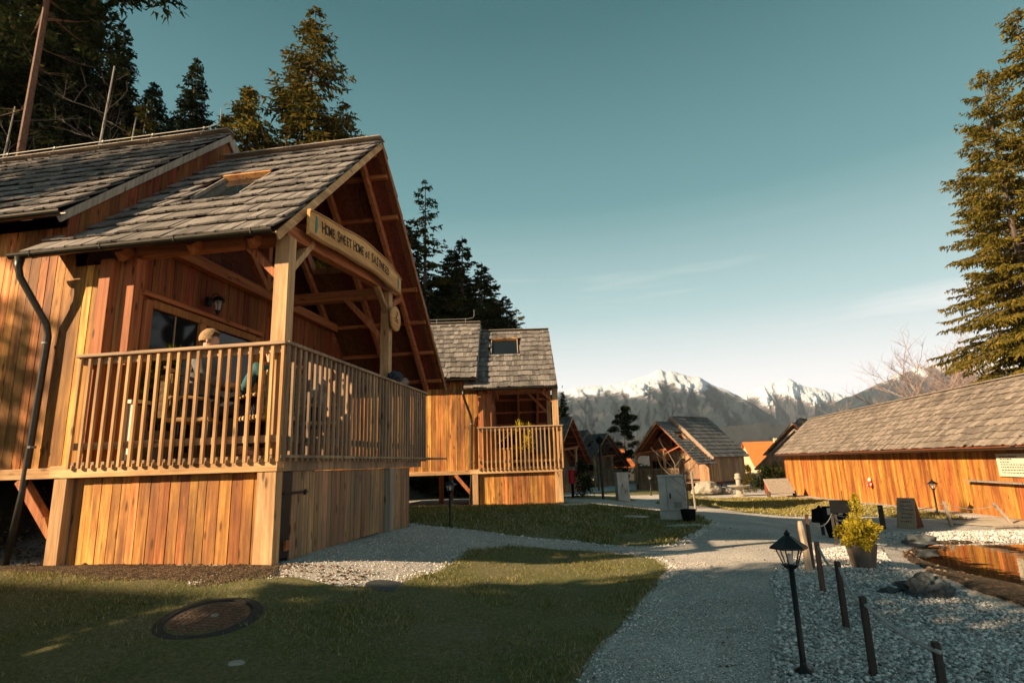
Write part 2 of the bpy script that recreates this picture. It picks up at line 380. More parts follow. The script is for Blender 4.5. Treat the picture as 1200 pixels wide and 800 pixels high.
def wob(P, amp=.07, step=.28):
    out = []
    for i in range(len(P)):
        a = Vector((*P[i], 0)); b = Vector((*P[(i+1) % len(P)], 0)); L = (b-a).length; n = max(1, int(L/step))
        for k in range(n):
            p = a.lerp(b, k/n); q = noise.noise_vector(p*1.7)*amp+noise.noise_vector(p*6)*amp*.4; out.append((p.x+q.x, p.y+q.y))
    return out
def sheet(name, P, mat, label, lift=.012, amp=.07, res=.3, kind='structure'):
    """a sheet cut to outline P that follows the terrain"""
    Q = wob(P, amp); bm = bmesh.new(); vs = [bm.verts.new((x, y, 0)) for x, y in Q]
    es = [bm.edges.new((vs[i], vs[(i+1) % len(vs)])) for i in range(len(vs))]
    bmesh.ops.triangle_fill(bm, edges=es, use_beauty=True)
    x0 = min(p[0] for p in Q); x1 = max(p[0] for p in Q); y0 = min(p[1] for p in Q); y1 = max(p[1] for p in Q)
    a = x0+res
    while a < x1: bmesh.ops.bisect_plane(bm, geom=bm.verts[:]+bm.edges[:]+bm.faces[:], plane_co=(a, 0, 0), plane_no=(1, 0, 0)); a += res if y1 < 20 else res*3
    a = y0+res
    while a < y1: bmesh.ops.bisect_plane(bm, geom=bm.verts[:]+bm.edges[:]+bm.faces[:], plane_co=(0, a, 0), plane_no=(0, 1, 0)); a += res if y1 < 20 else res*3
    for v in bm.verts:
        z = terr(v.co.x, v.co.y); x, y = v.co.x, v.co.y
        if 1 < y < 20 and -6 < x < 9: z += .012*noise.noise(Vector((x*1.3, y*1.3, 0)))+.006*noise.noise(Vector((x*5, y*5, 3)))
        v.co.z = z+lift+(.012 if v.is_boundary is False else 0)
    for f in bm.faces:
        if f.normal.z < 0: f.normal_flip()
    me = bpy.data.meshes.new(name); bm.to_mesh(me); bm.free(); me.shade_smooth(); me.materials.append(MT[mat])
    o = bpy.data.objects.new(name, me); COL.objects.link(o); return tag(o, label, kind=kind)
LF = [(-.62, .6), (-.5, 2), (-.28, 3.52), (-.15, 4.12), (.06, 4.87), (.33, 5.94), (.56, 6.9), (.56, 7.3), (.48, 7.85), (-.39, 8.5), (-1.41, 8.25), (-1.75, 7.4), (-1.74, 6.0), (-1.96, 5.0), (-2.3, 4.78), (-2.74, 4.85), (-3.23, 4.6), (-4.41, 4.75), (-6.13, 5.1), (-9, 5.2), (-9, .6)]
LM = [(-3.6, 10.2), (-2.9, 9.3), (-2.5, 9.1), (-1.55, 9.1), (-.58, 9.5), (.27, 9.17), (.83, 9.22), (1.02, 9.92), (2.07, 13.19), (2.09, 15.05), (1.56, 17.3), (-.28, 16.1), (-1.19, 16.3), (-5, 16.2), (-7.5, 16.4), (-7.5, 10.6)]
LR = [(1.66, 22.47), (2.4, 27), (3.9, 31), (7.6, 31.2), (9.0, 30), (9.1, 23.93), (9.0, 17.9), (8.77, 16.6), (6.8, 18.23), (3.87, 18.79), (3.3, 20.5), (2.3, 21.3)]
LN = [(-1.0, 20.6), (.5, 21.2), (1.0, 24), (.6, 29.5), (-1.2, 33), (-4, 34), (-3.5, 24)]
LK = [(1.0, 33), (4, 33.5), (7, 36), (6.5, 41), (2.5, 43), (0, 44), (-1.5, 38)]
for nm, P, lab in (('lawn', LF, 'short winter lawn in front of the nearest hut'), ('lawn', LM, 'lawn between the nearest hut and the second hut'),
                   ('lawn', LR, 'sunlit lawn strip along the long barn'), ('lawn', LN, 'lawn behind the small far cabinet'), ('lawn', LK, 'far lawn before the gabled hut')):
    sheet(nm, P, 'lawn', lab)
MT['concrete'] = flat('sandy_paving', (.42, .37, .29), .9, 0, .1, 3, .2)
MT['whitegravel'] = gravel_mat('white_gravel', (.42, .40, .36), (.75, .72, .66), 55, .01)
sheet('barn_gravel_border', [(9.1, 17), (9.85, 17), (9.85, 36), (8.9, 36), (9.05, 30)], 'whitegravel', 'white gravel strip at the foot of the barn wall', .016, .03)
sheet('paved_path', [(7.7, 15.8), (9.0, 14.4), (9.8, 13.2), (9.8, 16.9), (9.0, 16.9), (8.9, 16.2)], 'concrete', 'sandy paved strip between pond and barn', .016, .03)
MT['soil'] = gravel_mat('bank_soil', (.05, .035, .022), (.17, .115, .065), 26, .03)
sheet('soil_strip', [(-8.5, 4.95), (-6.1, 4.95), (-4.4, 4.6), (-3.25, 4.5), (-2.9, 4.9), (-3.2, 5.35), (-8.5, 5.5)], 'soil', 'dark soil and litter strip along the foot of the nearest hut', .010, .06)
bank = [(5.95, 12.5), (5.45, 12.1), (4.6, 10.6), (4.05, 9.4), (3.7, 8.4), (3.35, 7.4), (3.15, 6.4), (3.1, 5.2), (3.4, 4.3), (4.2, 3.6), (9.3, 3.6), (9.5, 12.4), (7.6, 12.45)]
sheet('pond_bank', bank, 'soil', 'muddy brown bank round the pond', .014, .08, .2)
def water():
    m, t, b = M('pond_water')
    b.inputs['Base Color'].default_value = (.012, .012, .008, 1); b.inputs['Roughness'].default_value = .02; b.inputs['Specular IOR Level'].default_value = 1.0; b.inputs['IOR'].default_value = 1.6
    tcn = N(t, 'ShaderNodeTexCoord'); n = N(t, 'ShaderNodeTexNoise', {'Vector': tcn.outputs['Object'], 'Scale': 3.0, 'Detail': 3})
    bp = N(t, 'ShaderNodeBump', {'Height': n.outputs[0], 'Strength': .05, 'Distance': .05}); t.links.new(bp.outputs[0], b.inputs['Normal'])
    MT['water'] = m
    P = [(x, y, -.5) for x, y in [(6.1, 12.5), (5.2, 11.6), (4.4, 10.0), (4.0, 8.5), (3.9, 6.5), (4.4, 4.5), (5, 3.4), (9.6, 3.4), (9.7, 12.4)]]
    me = bpy.data.meshes.new('pond_water'); me.from_pydata(P, [], [tuple(range(len(P)))]); me.materials.append(m)
    o = bpy.data.objects.new('pond_water', me); COL.objects.link(o); tag(o, 'still dark pond water reflecting the barn wall', kind='structure')
water()
EDGE1 = LF[1:10]
# loose pebbles: real stones over the bed right of the path
def ico():
    bm = bmesh.new(); bmesh.ops.create_icosphere(bm, subdivisions=1, radius=1); V = np.array([v.co[:] for v in bm.verts]); F = np.array([[v.index for v in f.verts] for f in bm.faces]); bm.free(); return V, F
def stones(name, n, region, size, mat, label, seed=1, bias=None, flatn=.6):
    rg = np.random.RandomState(seed); V0, F0 = ico(); VS = []; FS = []; k = 0; x0, x1, y0, y1 = region[1]; tries = 0
    while k < n and tries < n*12:
        tries += 1
        x = rg.uniform(x0, x1); y = y0+(y1-y0)*rg.rand()**(bias or 1.0)
        if not region[0](x, y): continue
        s = size[0]+(size[1]-size[0])*rg.rand()**1.8; s *= (1+max(0, y-6)*.05)
        sc = np.array([s*rg.uniform(.8, 1.3), s*rg.uniform(.6, 1.0), s*rg.uniform(flatn-.15, flatn+.2)])
        a = rg.uniform(0, 6.28); tl = rg.uniform(-.5, .5)
        v = (V0*(1+rg.uniform(-.16, .16, (len(V0), 1))))*sc
        ca, sa = math.cos(a), math.sin(a); ct, st = math.cos(tl), math.sin(tl)
        v = v @ np.array([[1, 0, 0], [0, ct, -st], [0, st, ct]]).T @ np.array([[ca, -sa, 0], [sa, ca, 0], [0, 0, 1]]).T
        VS.append(v+np.array([x, y, terr(x, y)+sc[2]*rg.uniform(.2, .8)+.004])); FS.append(F0+k*len(V0)); k += 1
    o = raw(name, np.vstack(VS), np.vstack(FS), mat, smooth=False); tag(o, label, kind='stuff'); return o
def stone_mat(name, c1, c2, c3):
    m, t, b = M(name); geo = N(t, 'ShaderNodeNewGeometry'); rp = N(t, 'ShaderNodeValToRGB', {0: geo.outputs['Random Per Island']})
    rp.color_ramp.elements[0].color = c4(c1); rp.color_ramp.elements[1].color = c4(c3); e = rp.color_ramp.elements.new(.55); e.color = c4(c2)
    tcn = N(t, 'ShaderNodeTexCoord'); n = N(t, 'ShaderNodeTexNoise', {'Vector': tcn.outputs['Object'], 'Scale': 60, 'Detail': 5})
    mr = N(t, 'ShaderNodeMapRange', {0: n.outputs[0], 3: .75, 4: 1.25}); vs = N(t, 'ShaderNodeVectorMath', {0: rp.outputs[0], 'Scale': mr.outputs[0]}, operation='SCALE')
    t.links.new(vs.outputs[0], b.inputs['Base Color']); b.inputs['Roughness'].default_value = .75; b.inputs['Specular IOR Level'].default_value = .25
    return m
MT['pebble'] = stone_mat('pebble_stone', (.20, .19, .18), (.46, .44, .42), (.76, .73, .69))
MT['chip'] = stone_mat('gravel_chips', (.26, .24, .22), (.56, .53, .49), (.84, .80, .75))
MT['litter'] = stone_mat('bark_and_leaves', (.05, .03, .018), (.13, .08, .045), (.26, .19, .125))
BED = [(.72, 1.6), (.80, 3.59), (.95, 4.18), (1.3, 5.3), (1.45, 6.2), (1.75, 7.1), (2.3, 8.1), (3.2, 9.4), (4.2, 10.6), (5.4, 12.4), (4.95, 12.0), (4.1, 10.6), (3.75, 9.2), (3.35, 8.2), (3.1, 7.2), (2.95, 6.0), (2.95, 5.0), (3.0, 4.0), (2.4, 2.6), (1.9, 1.6)]
MOUND = [(5.0, 12.6), (6.1, 12.3), (7.5, 12.4), (9.2, 12.3), (9.4, 13.4), (8.2, 14.2), (6.9, 14.3), (5.6, 13.6)]
stones('pebble_bed', 36000, (lambda x, y: inpoly(x, y, BED), (.7, 5.6, 2.4, 12.6)), (.006, .0165), 'pebble', 'pale river pebbles filling the bed beside the path', 3, 1.5)
stones('pebble_mound', 9000, (lambda x, y: inpoly(x, y, MOUND), (4.9, 9.4, 12.2, 14.4)), (.009, .02), 'pebble', 'bank of pale pebbles beyond the pond', 4)
stones('path_chips', 9000, (lambda x, y: -.45 < x+.02*y < 1.2 and not inpoly(x, y, LF) and not inpoly(x, y, BED), (-.6, 2.0, 2.6, 7.5)), (.003, .0075), 'chip', 'loose gravel chips on the path', 5, 1.6)
stones('path_chips', 5000, (lambda x, y: not inpoly(x, y, LF) and not inpoly(x, y, LM) and not (x < -3.15 and y > 5.2), (-3.6, .4, 4.5, 9.4)), (.004, .010), 'chip', 'coarser chips on the gravel beside the nearest hut', 6)
stones('path_chips', 2600, (lambda x, y: segd(x, y, LF) < .12 and x > -4, (-4, .8, 2.0, 8.6)), (.005, .013), 'chip', 'gravel spilled over the edge of the front lawn', 25)
stones('path_chips', 1500, (lambda x, y: segd(x, y, LM) < .2, (-3.5, 2.2, 9, 14)), (.008, .018), 'chip', 'gravel spilled over the edge of the middle lawn', 26)
stones('leaf_litter', 700, (lambda x, y: x > -.4+.02*y, (-.4, 3.2, 2.4, 12)), (.006, .016), 'litter', 'brown leaves and twigs lying on the path and pebbles', 27, 1.3, .2)
stones('leaf_litter', 4200, (lambda x, y: True, (-7.5, -2.2, 4.55, 5.5)), (.006, .024), 'litter', 'dead leaves and chips along the foot of the nearest hut', 8, 1, .25)
stones('leaf_litter', 3000, (lambda x, y: y > 5.4, (-9.5, -5.4, 5.4, 9.5)), (.01, .035), 'litter', 'dead leaves on the ground under the nearest hut', 9, 1, .25)
stones('bank_stones', 900, (lambda x, y: inpoly(x, y, bank) and not inpoly(x, y, POND), (3, 6.2, 4.5, 12.4)), (.01, .03), 'litter', 'stones and debris in the mud beside the pond', 10)
stones('lawn_debris', 2200, (lambda x, y: inpoly(x, y, LF), (-6.5, .6, 2.2, 8.4)), (.004, .012), 'litter', 'dead leaves and crumbs scattered in the front lawn', 15, 1.2, .3)
# grass blades
def grass(name, P, n, box, hgt, wid, mat, label, seed, near=1.0):
    rg = np.random.RandomState(seed); x0, x1, y0, y1 = box; V = []; F = []; k = 0; tries = 0
    while k < n and tries < n*6:
        tries += 1; x = rg.uniform(x0, x1); y = y0+(y1-y0)*rg.rand()**near
        if not inpoly(x, y, P) or math.hypot(x+2.85, y-3.95) < .36 or math.hypot(x+1.95, y-5.02) < .23: continue
        d = noise.noise(Vector((x*1.4, y*1.4, 5)))
        if rg.rand() < .35-d*1.1-.25: continue
        tf = max(0, noise.noise(Vector((x*4.3, y*4.3, 9)))-.12)*3
        x += rg.normal()*.035; y += rg.normal()*.035; z = terr(x, y)+.012; h = hgt*rg.uniform(.4, 1.25)*(1+.5*d)*(1+.6*tf); a = rg.uniform(0, 6.28); w = wid*rg.uniform(.6, 1.3)*(1+max(0, y-5)*.12)
        lx, ly = rg.uniform(-.9, .9, 2)*h
        dx, dy = math.cos(a)*w, math.sin(a)*w
        V += [(x-dx, y-dy, z), (x+dx, y+dy, z), (x+lx, y+ly, z+h)]; F.append((3*k, 3*k+1, 3*k+2)); k += 1
    o = raw(name, V, F, mat); return tag(o, label, 'grass', kind='stuff')
MT['blade'] = leaf_mat('grass_blades', (.06, .075, .02), (.20, .205, .06), (.56, .48, .30), .4)
MT['blade_dry'] = leaf_mat('dry_grass_blades', (.18, .17, .05), (.36, .30, .10), (.58, .50, .30), .4)
grass('grass', LF, 95000, (-7, .7, 2.0, 8.6), .028, .0034, 'blade', 'short green and straw grass on the lawn in front of the nearest hut', 11, 1.25)
grass('grass', LF, 30000, (-6.5, .7, 2.0, 8.6), .030, .003, 'blade_dry', 'dry yellow blades in the lawn in front of the nearest hut', 12, 1.25)
grass('grass', LM, 42000, (-5.5, 2.2, 9, 17.4), .05, .006, 'blade', 'short grass on the lawn beside the second hut', 13)
grass('grass', LR, 32000, (1.6, 9.3, 16.6, 31.2), .06, .012, 'blade_dry', 'yellow green grass on the lawn strip along the barn', 14)
# ------------------------------------------------------------------ shakes, planks
def shakes(mb, o, u, s, Lu, Ls, expo=.33, wid=(.07, .18), th=.02, skip=None, seed=1, over=1.55):
    rg = random.Random(seed); o = Vector(o); u = Vector(u).normalized(); s = Vector(s).normalized(); n = u.cross(s)
    if n.z < 0: n = -n
    rows = int(math.ceil(Ls/expo)); expo = Ls/rows
    for r in range(rows):
        a = -.01+rg.uniform(-.02, .02)
        while a < Lu:
            w = rg.uniform(*wid); w = min(w, Lu+.015-a)
            if w < .025: break
            ca = a+w/2; s0 = r*expo+rg.uniform(-.02, .02); L = expo*over
            if r == rows-1: L = expo*1.0
            if skip:
                k_ = skip(ca, w/2)
                if k_ and s0 < k_[1] and s0+L > k_[0]:
                    if s0 > k_[0]-.06: a += w; continue
                    L = k_[0]-s0
            tilt = .055/over; lift = rg.uniform(0, .008)
            p0 = o+u*(ca)+s*(s0+rg.uniform(-.035, .02))+n*(.062+lift*1.6); p1 = o+u*(ca+rg.uniform(-.004, .004))+s*(s0+L)+n*(.012+lift*.3)
            mb.beam(p0, p1, w*.965, th*rg.uniform(.8, 1.3), n)
            a += w
    return mb
def planks_v(mb, x0, x1, zf0, zf1, pos, axis='x', w=.12, th=.022, seed=1, face=1):
    """vertical boards between x0 and x1 along an axis at fixed other coordinate; zf0/zf1 give bottom and top"""
    rg = random.Random(seed); a = x0
    while a < x1-.005:
        ww = min(w*rg.uniform(.82, 1.22), x1-a)
        if x1-a-ww < .03: ww = x1-a
        g_ = .0042; z0, z1 = zf0(a+ww/2), zf1(a+ww/2); d = rg.uniform(-.004, .004)
        if z1-z0 > .02:
            lo, hi = (a+g_, a+ww-g_); t0, t1 = zf1(lo), zf1(hi)
            if axis == 'x': P = [(lo, pos+d, z0), (hi, pos+d, z0), (hi, pos+d, t1), (lo, pos+d, t0)]; D = (0, th*face, 0)
            else: P = [(pos+d, lo, z0), (pos+d, hi, z0), (pos+d, hi, t1), (pos+d, lo, t0)]; D = (th*face, 0, 0)
            mb.prism(P, D)
        a += ww
    return mb
# ------------------------------------------------------------------ a hut with an open gabled porch
def hut(name, label, loc, rz, group, zd=1.07, dz=0.0, pitch=.964, full=True, xr=-2.78, body=5.0, mshake='shake', seed=1, nsky=(-2.04, -1.34, 4.49, 5.11), mwall='larch', far_sky=True, scale=1, base=True, rail_w=.115, mlift=.5, main_sky=False):
    rg = random.Random(seed); t = thing(name, label, 'hut', loc, rz, group, scale)
    far_old = not full
    def B(f, nm, mat, par=t, bevel=.005 if full else 0):
        if far_old and mat == 'larch_red': mat = 'larch_old'
        mb = MB(); f(mb); return mb.build(nm, mat, par, bevel) if mb.v else None
    zr = zd+1.15; ez = 3.41+dz; ry = 2.61; rz_ = ez+(ry+.15)*pitch; ye = -.15; yf = 6.28; fz = rz_-(yf-ry)*pitch
    near = lambda y: ez+(y-ye)*pitch; farz = lambda y: rz_-(y-ry)*pitch; roofz = lambda y: min(near(y), farz(y))
    sl = Vector((0, 1, pitch)).normalized(); sf = Vector((0, -1, pitch)).normalized()
    Ln = (ry-ye)*math.hypot(1, pitch); Lf = (yf-ry)*math.hypot(1, pitch)
    px0 = xr-.35; px1 = -.05; LX = px1-px0
    # ---- roof of the porch
    sk = (lambda a, hw: ((nsky[2]-ez)/pitch/sl.y, (nsky[3]-ez)/pitch/sl.y) if nsky[0]-.03-hw < px0+a < nsky[1]+.03+hw else None) if nsky else None
    B(lambda m: shakes(m, (px0, ye-.06, ez+.02-.06*pitch), (1, 0, 0), sl, LX, Ln+.08, .33, skip=sk, seed=seed), 'roof_shakes', mshake, bevel=0)
    fs = (3.70, 4.15, -1.95, -1.15)
    skf = (lambda a, hw: ((yf-fs[1])/-sf.y-.02, (yf-fs[0])/-sf.y+.02) if far_sky and fs[2]-hw < px0+a < fs[3]+hw else None)
    B(lambda m: shakes(m, (px0, yf+.06, fz+.02-.06*pitch), (1, 0, 0), sf, LX, Lf+.08, .33, skip=skf, seed=seed+1), 'roof_shakes', mshake, bevel=0)
    def under(m):
        for (ya, yb, fn) in ((ye, ry, near), (ry, yf, farz)):
            a = px0
            while a < px1:
                w = rg.uniform(.13, .19); x0, x1 = a+.002, min(a+w, px1)-.002; xm = (x0+x1)/2
                segs = [(ya, yb)]
                if fn is near and nsky and nsky[0] < xm < nsky[1]:
                    y0_, y1_ = ye+(nsky[2]-ez)/pitch, ye+(nsky[3]-ez)/pitch; segs = [(ya, y0_), (y1_, yb)]
                if fn is farz and far_sky and fs[2] < xm < fs[3]: segs = [(ya, fs[0]), (fs[1], yb)]
                for (a0, a1) in segs: m.prism([(x0, a0, fn(a0)-.005), (x1, a0, fn(a0)-.005), (x1, a1, fn(a1)-.005), (x0, a1, fn(a1)-.005)], (0, 0, -.028))
                a += w
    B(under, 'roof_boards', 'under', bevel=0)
    # purlins whose ends show at the rake
    k = 0; y = ry+.35
    while y < yf-.05:
        if not (far_sky and fs[0]-.05 < y < fs[1]+.05):
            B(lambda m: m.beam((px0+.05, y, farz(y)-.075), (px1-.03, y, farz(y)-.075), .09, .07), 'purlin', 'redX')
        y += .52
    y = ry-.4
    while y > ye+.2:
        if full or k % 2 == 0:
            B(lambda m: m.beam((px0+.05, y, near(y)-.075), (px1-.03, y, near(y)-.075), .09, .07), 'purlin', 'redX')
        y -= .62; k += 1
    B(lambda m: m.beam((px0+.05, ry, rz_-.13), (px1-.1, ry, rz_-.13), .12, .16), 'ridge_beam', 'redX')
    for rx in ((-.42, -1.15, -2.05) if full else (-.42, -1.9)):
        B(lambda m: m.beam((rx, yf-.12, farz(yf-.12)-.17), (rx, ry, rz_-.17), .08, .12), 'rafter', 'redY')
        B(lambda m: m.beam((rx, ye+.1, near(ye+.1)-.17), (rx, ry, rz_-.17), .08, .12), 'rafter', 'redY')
    # barge boards and ridge cap
    B(lambda m: m.beam((px1+.012, ye-.03, near(ye-.03)-.045), (px1+.012, ry, rz_-.045), .024, .095), 'barge_board', 'beamY')
    B(lambda m: m.beam((px1+.012, yf+.03, farz(yf+.03)-.03), (px1+.012, ry+.02, rz_-.03), .02, .06), 'barge_board', 'redY')
    B(lambda m: m.beam((px0, ry, rz_+.075), (px1+.02, ry, rz_+.075), .22, .02), 'ridge_cap', 'grey')
    if nsky:
        y0_, y1_ = ye+(nsky[2]-ez)/pitch, ye+(nsky[3]-ez)/pitch; X0, X1 = nsky[0], nsky[1]
        for x in (X0-.015, X1+.015): B(lambda m: m.beam((x, y0_, near(y0_)+.03), (x, y1_, near(y1_)+.03), .03, .06), 'skylight_jamb', 'grey')  # grey of the jambs stands in for shade in the recess
        w = B(lambda m: [m.beam((X0-.03, y1_, near(y1_)+.05), (X1+.03, y1_, near(y1_)+.05), .05, .09, sl.cross(Vector((1, 0, 0))))], 'skylight_frame', 'larch_pale')  # pale head board carries the sunlight in its colour
        B(lambda m: m.beam(((X0+X1)/2, y0_, near(y0_)+.0), ((X0+X1)/2, y1_, near(y1_)+.0), X1-X0, .012), 'pane', 'glass', w, 0)
    if far_sky:
        B(lambda m: [m.beam((x, fs[0], farz(fs[0])-.04), (x, fs[1], farz(fs[1])-.04), .03, .16) for x in (fs[2]-.015, fs[3]+.015)]+[m.beam((fs[2]-.03, y_, farz(y_)-.04), (fs[3]+.03, y_, farz(y_)-.04), .03, .12) for y_ in (fs[0], fs[1])], 'skylight_frame', 'larch_red')
    # ---- main roof, half a metre higher
    mz = mlift; bx0 = xr-body
    B(lambda m: shakes(m, (bx0, ye-.06, ez+mz+.02-.06*pitch), (1, 0, 0), sl, body, Ln+.08, .33, seed=seed+2), 'main_roof_shakes', mshake, bevel=0)
    B(lambda m: shakes(m, (bx0, yf+.06, fz+mz+.02-.06*pitch), (1, 0, 0), sf, body, Lf+.08, .33 if full else .5, seed=seed+3), 'main_roof_shakes', mshake, bevel=0)
    B(lambda m: (m.prism([(bx0, ye, near(ye)+mz-.01), (bx0, ry, rz_+mz-.01), (bx0, yf, farz(yf)+mz-.01), (bx0, yf, farz(yf)+mz-.05), (bx0, ry, rz_+mz-.05), (bx0, ye, near(ye)+mz-.05)], (body, 0, 0))), 'main_roof_boards', 'under', bevel=0)
    B(lambda m: m.beam((xr+.015, ye-.05, near(ye-.05)+mz-.05), (xr+.015, ry, rz_+mz-.05), .03, .09), 'barge_board', 'grey')
    B(lambda m: m.beam((xr+.015, yf+.03, farz(yf+.03)+mz-.09), (xr+.015, ry+.02, rz_+mz-.09), .03, .17), 'barge_board', 'grey')
    B(lambda m: m.beam((bx0, ry, rz_+mz+.075), (xr+.02, ry, rz_+mz+.075), .22, .02), 'ridge_cap', 'grey')
    # boards closing the step between both roofs (vertical, following the slope)
    def step(m):
        y = ye+.12
        while y < yf-.3:
            w = .13; z0 = roofz(y)+.03; m.prism([(xr-.05, y+.003, roofz(y)+.02), (xr-.05, y+w-.003, roofz(y+w)+.02), (xr-.05, y+w-.003, roofz(y+w)+mz-.05), (xr-.05, y+.003, roofz(y)+mz-.05)], (.022, 0, 0)); y += w
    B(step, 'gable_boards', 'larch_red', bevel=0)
    # ---- body walls
    wx = -2.0
    def wy(m):   # wall towards the lawn
        planks_v(m, bx0+.3, wx-.36, lambda x: zd-.05, lambda x: (ez+mz-.06 if x < xr-.1 else ez-.08), .1, 'x', .13, seed=seed+5)
    B(wy, 'wall', mwall, bevel=0)
    zt = 3.62 if pitch > .9 else 3.5
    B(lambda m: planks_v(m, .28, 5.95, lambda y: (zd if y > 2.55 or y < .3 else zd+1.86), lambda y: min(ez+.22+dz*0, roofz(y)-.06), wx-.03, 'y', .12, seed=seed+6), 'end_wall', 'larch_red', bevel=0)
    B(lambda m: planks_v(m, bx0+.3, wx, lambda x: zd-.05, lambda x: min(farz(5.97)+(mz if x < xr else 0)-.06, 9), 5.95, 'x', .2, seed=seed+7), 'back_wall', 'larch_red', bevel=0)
    B(lambda m: planks_v(m, .12, 5.95, lambda y: zd-.05, lambda y: roofz(y)+mz-.08, bx0+.3, 'y', .2, seed=seed+8), 'rear_wall', 'larch_old', bevel=0)
    # inner partition and dark room behind the windows, keeps the light out
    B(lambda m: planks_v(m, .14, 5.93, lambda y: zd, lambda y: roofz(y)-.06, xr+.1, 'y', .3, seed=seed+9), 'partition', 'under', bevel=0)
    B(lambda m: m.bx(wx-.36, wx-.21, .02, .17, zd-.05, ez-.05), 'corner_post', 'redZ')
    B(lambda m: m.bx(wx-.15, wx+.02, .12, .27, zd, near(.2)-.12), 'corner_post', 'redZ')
    B(lambda m: m.bx(wx-.21, wx-.15, .14, .16, zd, ez-.05), 'wall_board', 'larch_pale')
    # window and glazed door in the end wall
    wf = B(lambda m: [m.bx(wx-.02, wx+.05, a, b, c, d) for a, b, c, d in ((.30, .40, zd, zd+1.86), (1.22, 1.34, zd, zd+1.78), (2.44, 2.54, zd, zd+1.86), (.40, 2.44, zd+1.78, zd+1.88), (.40, 1.22, zd, zd+.1), (1.34, 2.44, zd, zd+.1))], 'window_frame', 'redZ')
    B(lambda m: m.bx(wx-.01, wx+.005, .40, 1.22, zd+.1, zd+1.78), 'pane', 'glass', wf, 0)
    B(lambda m: m.bx(wx-.01, wx+.005, 1.34, 2.44, zd+.1, zd+1.78), 'pane', 'glass', wf, 0)
    B(lambda m: m.bx(wx+.008, wx+.02, .80, .815, zd+.1, zd+1.78), 'muntin', 'rail', wf, 0)
    B(lambda m: m.bx(wx-.0, wx+.06, .24, 2.62, zd+1.9, zd+1.96), 'window_lintel', 'redY')
    # tie beam, post to post beam, struts
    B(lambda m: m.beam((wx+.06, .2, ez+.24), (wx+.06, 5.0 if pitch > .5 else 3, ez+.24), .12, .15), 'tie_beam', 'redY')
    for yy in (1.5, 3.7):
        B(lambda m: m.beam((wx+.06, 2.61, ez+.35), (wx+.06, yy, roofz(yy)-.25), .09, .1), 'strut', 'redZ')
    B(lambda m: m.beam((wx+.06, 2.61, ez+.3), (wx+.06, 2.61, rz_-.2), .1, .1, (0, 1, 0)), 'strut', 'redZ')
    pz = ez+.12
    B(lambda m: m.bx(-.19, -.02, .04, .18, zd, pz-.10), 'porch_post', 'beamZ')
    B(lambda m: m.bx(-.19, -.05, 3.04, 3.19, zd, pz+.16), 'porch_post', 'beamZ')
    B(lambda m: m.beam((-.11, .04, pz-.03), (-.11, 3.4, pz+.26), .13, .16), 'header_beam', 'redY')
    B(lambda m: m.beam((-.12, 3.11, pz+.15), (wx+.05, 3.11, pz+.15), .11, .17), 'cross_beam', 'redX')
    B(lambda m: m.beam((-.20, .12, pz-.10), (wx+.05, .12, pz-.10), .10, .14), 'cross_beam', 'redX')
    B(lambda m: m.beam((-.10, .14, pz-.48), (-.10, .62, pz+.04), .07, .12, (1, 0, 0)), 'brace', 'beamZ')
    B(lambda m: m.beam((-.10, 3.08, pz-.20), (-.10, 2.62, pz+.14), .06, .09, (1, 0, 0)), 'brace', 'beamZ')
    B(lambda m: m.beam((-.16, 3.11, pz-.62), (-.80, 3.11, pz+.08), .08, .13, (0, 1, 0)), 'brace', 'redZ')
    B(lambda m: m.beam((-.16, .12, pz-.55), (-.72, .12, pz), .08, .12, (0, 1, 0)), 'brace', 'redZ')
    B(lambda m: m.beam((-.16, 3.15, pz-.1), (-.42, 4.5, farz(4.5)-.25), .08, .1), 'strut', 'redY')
    # ---- deck
    B(lambda m: [m.bx(-2.4+i*.1245, -2.4+i*.1245+.12, -.02+.0, 5.9, zd-.034, zd-.004) for i in range(20)], 'deck_floor', 'rail', bevel=0)
    B(lambda m: m.bx(-2.62, .012, -.03, .10, zd-.165, zd-.035), 'deck_beam', 'beamX')
    B(lambda m: m.bx(bx0+.3, -2.625, .0, .13, zd-.165, zd-.052), 'floor_beam', 'beamX')
    B(lambda m: m.bx(-.10, .010, .105, 4.5, zd-.165, zd-.035), 'deck_beam', 'rail')
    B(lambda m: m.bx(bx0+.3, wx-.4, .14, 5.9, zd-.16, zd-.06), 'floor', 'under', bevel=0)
    # ---- railing
    def railing(P0, P1, posts):
        P0, P1 = Vector(P0), Vector(P1); L = (P1-P0).length; d = (P1-P0)/L; n_ = Vector((d.y, -d.x, 0))
        mt = 'railX' if abs(d.x) > .5 else 'rail'; mb_ = 'rail_sunlit' if abs(d.x) > .5 else 'rail'  # front balusters get a sunlit tone, gable ones a greyer shaded tone
        r = B(lambda m: m.beam(P0+Vector((0, 0, zr-.018))-d*.04, P1+Vector((0, 0, zr-.018))+d*.04, .10, .036), 'railing', mt)
        B(lambda m: m.beam(P0+Vector((0, 0, zr-.075))-n_*.03, P1+Vector((0, 0, zr-.075))-n_*.03, .035, .075), 'upper_rail', mt, r)
        B(lambda m: m.beam(P0+Vector((0, 0, zd+.16))-n_*.03, P1+Vector((0, 0, zd+.16))-n_*.03, .035, .075), 'lower_rail', mt, r)
        nb = int(L/rail_w)
